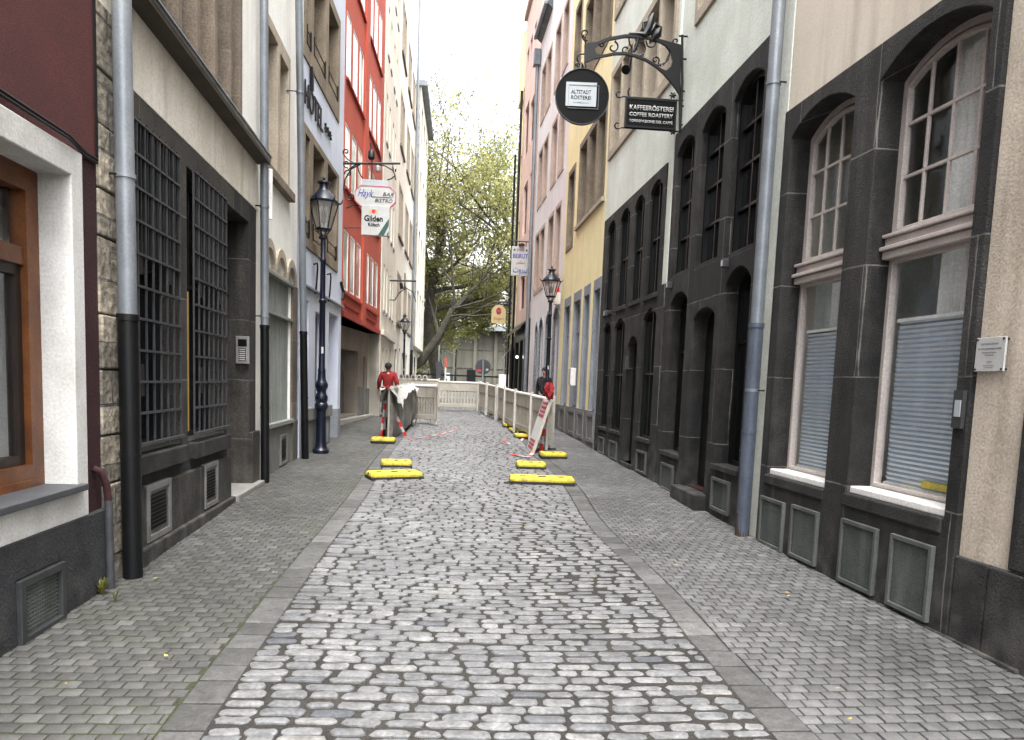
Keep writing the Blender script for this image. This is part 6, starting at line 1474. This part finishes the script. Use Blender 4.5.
# ------------------------------------------------------------------ CHURCH AND TREES
ch = thing('church_building', 'grey concrete church hall closing the end of the street behind the tree', 'church', (-20, 70, gz(0, 70)))
b = MB(); b.box(0, 45, 0, 9, 0, 5.35); b.build('lower_wall', CONC, ch)
b = MB()
for k in range(24):
    x = 1+k*1.9; b.box(x, x+.28, -.3, 0, 0, 5.3); b.box(x+.9, x+1.0, -.1, 0, 0, 5.3)
for z in (1.9, 3.6): b.box(0, 45, -.06, 0, z, z+.1)
b.build('wall_ribs', CONC, ch)
b = MB(); b.box(-.5, 45.5, -1.0, 9, 5.352, 5.75); b.build('roof_slab', GREYTRIM, ch)
b = MB(); b.box(21.35, 22.15, -.32, -.02, .0, 1.75); b.build('dark_door', BLACKW, ch)
b = MB(); b.prism([(0, 5.75), (45, 5.75), (45, 9.0), (26, 9.4), (20, 12.5), (14, 9.6), (0, 9.0)], 4, 9); b.build('upper_wall', CONC_L, ch)
for k in range(8): MB().box(6+k*4, 7+k*4, 3.9, 3.99, 6.4, 8.6).build('window', GLASSL, ch)
b = MB(); b.box(18.5, 19.8, -.33, -.31, .2, 1.4); b.build('notice_board', SIGNGY, ch)

def limb(b, p, d, r, L, depth, ends, twist=.35, n=5, grav=0.0):
    pts = [p]; rs = [r]
    for k in range(n):
        d = (d+Vector((random.gauss(0, twist), random.gauss(0, twist), random.gauss(0, twist*.7)+grav))*.35).normalized()
        pts.append(pts[-1]+d*L/n); rs.append(r*(1-.6*(k+1)/n))
    b.tube(pts, rs, 8 if r > .08 else 5 if r > .02 else 4, cap=False)
    if depth == 0:
        ends.append((pts[-1], d, L)); ends.append((pts[len(pts)//2], d, L))
        for k in range(3):   # fine twigs
            q = pts[random.randrange(2, len(pts))]; t = (d*.8+Vector((random.gauss(0, .5), random.gauss(0, .5), random.gauss(.25, .35)))).normalized(); l = L*random.uniform(.5, .9)
            b.tube([q, q+t*l*.5+Vector((0, 0, .03)), q+t*l+Vector((random.gauss(0, .08), 0, .1))], [.013, .009, .005], 3, cap=False)
        return
    m = 3 if depth > 1 else 4
    for k in range(m):
        f = .35+.65*(k+random.random()*.6)/m; i = min(n-1, int(f*n)); q = pts[i].lerp(pts[i+1], f*n-i) if i+1 < len(pts) else pts[-1]
        a = random.uniform(0, 6.28); ax = d.orthogonal().normalized(); ax.rotate(Matrix.Rotation(a, 3, d)) if False else None
        side = (Matrix.Rotation(a, 3, d) @ d.orthogonal().normalized())
        nd_ = (d*.75+side*random.uniform(.5, .95)+Vector((0, 0, .18))).normalized()
        limb(b, q, nd_, rs[i]*.55, L*random.uniform(.58, .78), depth-1, ends, twist, n, grav)
    limb(b, pts[-1], d, rs[-1]*.95, L*.7, depth-1, ends, twist, n, grav)
def tree(name, label, loc, trunk_pts, trunk_r, mains, leaves, leaf_s, seed, ztop, bare=.8):
    random.seed(seed); t = thing(name, label, 'tree', loc, 0, 'trees on the square'); b = MB(); ends = []
    b.tube(trunk_pts, trunk_r, 12)
    for p, d, r, L in mains: limb(b, Vector(p), Vector(d).normalized(), r, L, 3, ends)
    b.build('trunk', BARK, t, smooth=True)
    lv = MB(); rn = []
    tot = 0
    wts = []
    for e, d, L in ends:
        h = e.z/ztop; wts.append(max(.025, 1.3-h*1.6) if h > .4 else 1.0)
    S = sum(wts)
    for (e, d, L), w in zip(ends, wts):
        k = int(leaves*w/S+random.random()); cv = random.gauss(.42, .2)
        for _ in range(k):
            c = e+Vector((random.gauss(0, .27), random.gauss(0, .27), random.gauss(-.05, .22)))*max(.6, L*.75)
            s = leaf_s*random.uniform(.6, 1.3); nrm = Vector((random.gauss(0, 1), random.gauss(0, 1), random.gauss(.3, 1))).normalized(); a = nrm.orthogonal().normalized(); a = Matrix.Rotation(random.uniform(0, 6.28), 3, nrm) @ a; c2 = nrm.cross(a)
            o = len(lv.v); lv.v += [tuple(c-a*s*.5), tuple(c+c2*s*.42+nrm*s*.1), tuple(c+a*s*.6), tuple(c-c2*s*.42+nrm*s*.1)]; lv.f.append((o, o+1, o+2, o+3)); v = min(1, max(0, random.gauss(cv, .16))); rn += [v]*4
    lv.rnd = rn; lv.build('crown', LEAF, t, keep=True)
    return t
T0 = Vector((-1.0, 50, gz(0, 50)))
def tl(px, py, Y=50): q = atY(px, py, Y)-T0; return (q.x, q.y, q.z)
tree('plane_tree', 'big plane tree with yellow green leaves and bare upper twigs at the street end', T0,
     [tl(443, 392), tl(438.5, 378), tl(435, 362), tl(430, 340), tl(428, 322), tl(430, 300), tl(433, 280), tl(437, 258)], [.62, .46, .41, .36, .33, .29, .25, .2],
     [(tl(437, 258), (.2, -.1, 1), .15, 5.2), (tl(432, 285), (.9, -.3, .75), .13, 5.5), (tl(429, 312), (1.2, .2, .6), .16, 6.0), (tl(433, 280), (-.5, .1, 1), .18, 5.2), (tl(435, 268), (.3, .6, 1), .18, 5.5), (tl(430, 300), (-.6, -.3, .9), .18, 4.5), (tl(437, 258), (.55, -.3, 1), .17, 5.4), (tl(431, 292), (1.0, .4, .35), .16, 5.6)], 54000, .17, 11, 20)
T1 = Vector((-3.2, 46.9, gz(0, 47)))
def t2(px, py, Y=46.9): q = atY(px, py, Y)-T1; return (q.x, q.y, q.z)
tree('leaning_tree', 'tree leaning out from behind the far white block, its thick limb crossing the street end', T1,
     [(0, 0, -.1), t2(405, 372), t2(421.5, 361), t2(431, 347), t2(439, 336), t2(446, 322), t2(452, 309)], [.34, .31, .28, .25, .22, .19, .16],
     [(t2(452, 309), (.3, 0, 1), .1, 4.2), (t2(450, 313), (1, -.2, .5), .09, 4.2), (t2(446, 322), (.9, .4, .25), .08, 3.6), (t2(439, 336), (-.2, .5, 1), .13, 3.8), (t2(452, 309), (.8, .2, .9), .09, 4.2), (t2(452, 309), (1.2, .1, -.05), .08, 4.6), (t2(448, 317), (1, -.3, .1), .08, 4.4), (t2(452, 309), (1.3, -.2, .3), .08, 5.0)], 32000, .16, 5, 10)
T2 = Vector((6.2, 52, gz(0, 52)))
def t3(px, py, Y=52): q = atY(px, py, Y)-T2; return (q.x, q.y, q.z)
tree('hidden_trunk_tree', 'tree behind the right hand houses whose branches reach in from the right', T2,
     [(0, 0, -.1), (0, 0, 3), (-.2, 0, 6), (-.5, 0, 8.5), t3(520, 250)], [.5, .45, .4, .33, .26],
     [(t3(520, 250), (-1, -.2, .55), .13, 5.5), ((-.3, 0, 7), (-1.2, .1, .3), .15, 5.8), (t3(520, 250), (-.5, .2, 1), .18, 5.6), ((-.5, 0, 8.5), (-.9, -.3, .8), .17, 5.6), (t3(520, 250), (.4, .2, 1), .16, 5), ((-.2, 0, 5.5), (-1, .3, .1), .15, 4.6)], 38000, .17, 23, 19)

# ------------------------------------------------------------------ SKY, SUN, CAMERA
w = bpy.data.worlds.new('World'); sc.world = w; w.use_nodes = True
nt = w.node_tree; bg = nt.nodes['Background']
sky = nt.nodes.new('ShaderNodeTexSky'); sky.sky_type = 'NISHITA'; sky.sun_disc = False
EL, AZ = R(68), R(175)   # sun behind the camera and to the right, behind cloud
sky.sun_elevation = EL; sky.sun_rotation = AZ; sky.air_density = 1.0; sky.dust_density = 4.0; sky.ozone_density = 1.0
hs = nt.nodes.new('ShaderNodeHueSaturation'); hs.inputs['Saturation'].default_value = .18; hs.inputs['Value'].default_value = 1.0
nt.links.new(sky.outputs[0], hs.inputs['Color'])
# cloud cover: soft brighter and darker patches
tc = nt.nodes.new('ShaderNodeTexCoord'); nz = nt.nodes.new('ShaderNodeTexNoise'); nz.inputs['Scale'].default_value = 2.2; nz.inputs['Detail'].default_value = 5
nt.links.new(tc.outputs['Generated'], nz.inputs['Vector'])
mr = nt.nodes.new('ShaderNodeMapRange'); mr.inputs['From Min'].default_value = .3; mr.inputs['From Max'].default_value = .7; mr.inputs['To Min'].default_value = .9; mr.inputs['To Max'].default_value = 1.15; nt.links.new(nz.outputs['Fac'], mr.inputs['Value'])
mx = nt.nodes.new('ShaderNodeMixRGB'); mx.blend_type = 'MULTIPLY'; mx.inputs['Fac'].default_value = 1; nt.links.new(hs.outputs[0], mx.inputs['Color1']); nt.links.new(mr.outputs[0], mx.inputs['Color2'])
nt.links.new(mx.outputs[0], bg.inputs['Color']); bg.inputs['Strength'].default_value = .15
sd = bpy.data.lights.new('sun', 'SUN'); sd.energy = .8; sd.angle = R(25); sd.color = (1, .96, .9)
so = bpy.data.objects.new('sun', sd); COL.objects.link(so)
sdir = Vector((math.sin(AZ)*math.cos(EL), math.cos(AZ)*math.cos(EL), math.sin(EL)))
so.rotation_euler = sdir.to_track_quat('Z', 'Y').to_euler(); so.location = sdir*80
cd = bpy.data.cameras.new('camera'); co = bpy.data.objects.new('camera', cd); COL.objects.link(co)
cd.sensor_fit = 'HORIZONTAL'; cd.sensor_width = 36; cd.lens = FPX/1024*36; cd.shift_y = (CY-370)/1024; cd.clip_end = 1500; cd.clip_start = .05
M4 = ROT.to_4x4(); M4.translation = CAM; co.matrix_world = M4
sc.camera = co
sc.view_settings.view_transform = 'Standard'; sc.view_settings.look = 'None'; sc.view_settings.gamma = 1; sc.view_settings.exposure = 2.7
sc.view_settings.use_curve_mapping = False
sc.cycles.max_bounces = 8; sc.cycles.diffuse_bounces = 4; sc.cycles.glossy_bounces = 3; sc.cycles.transparent_max_bounces = 8
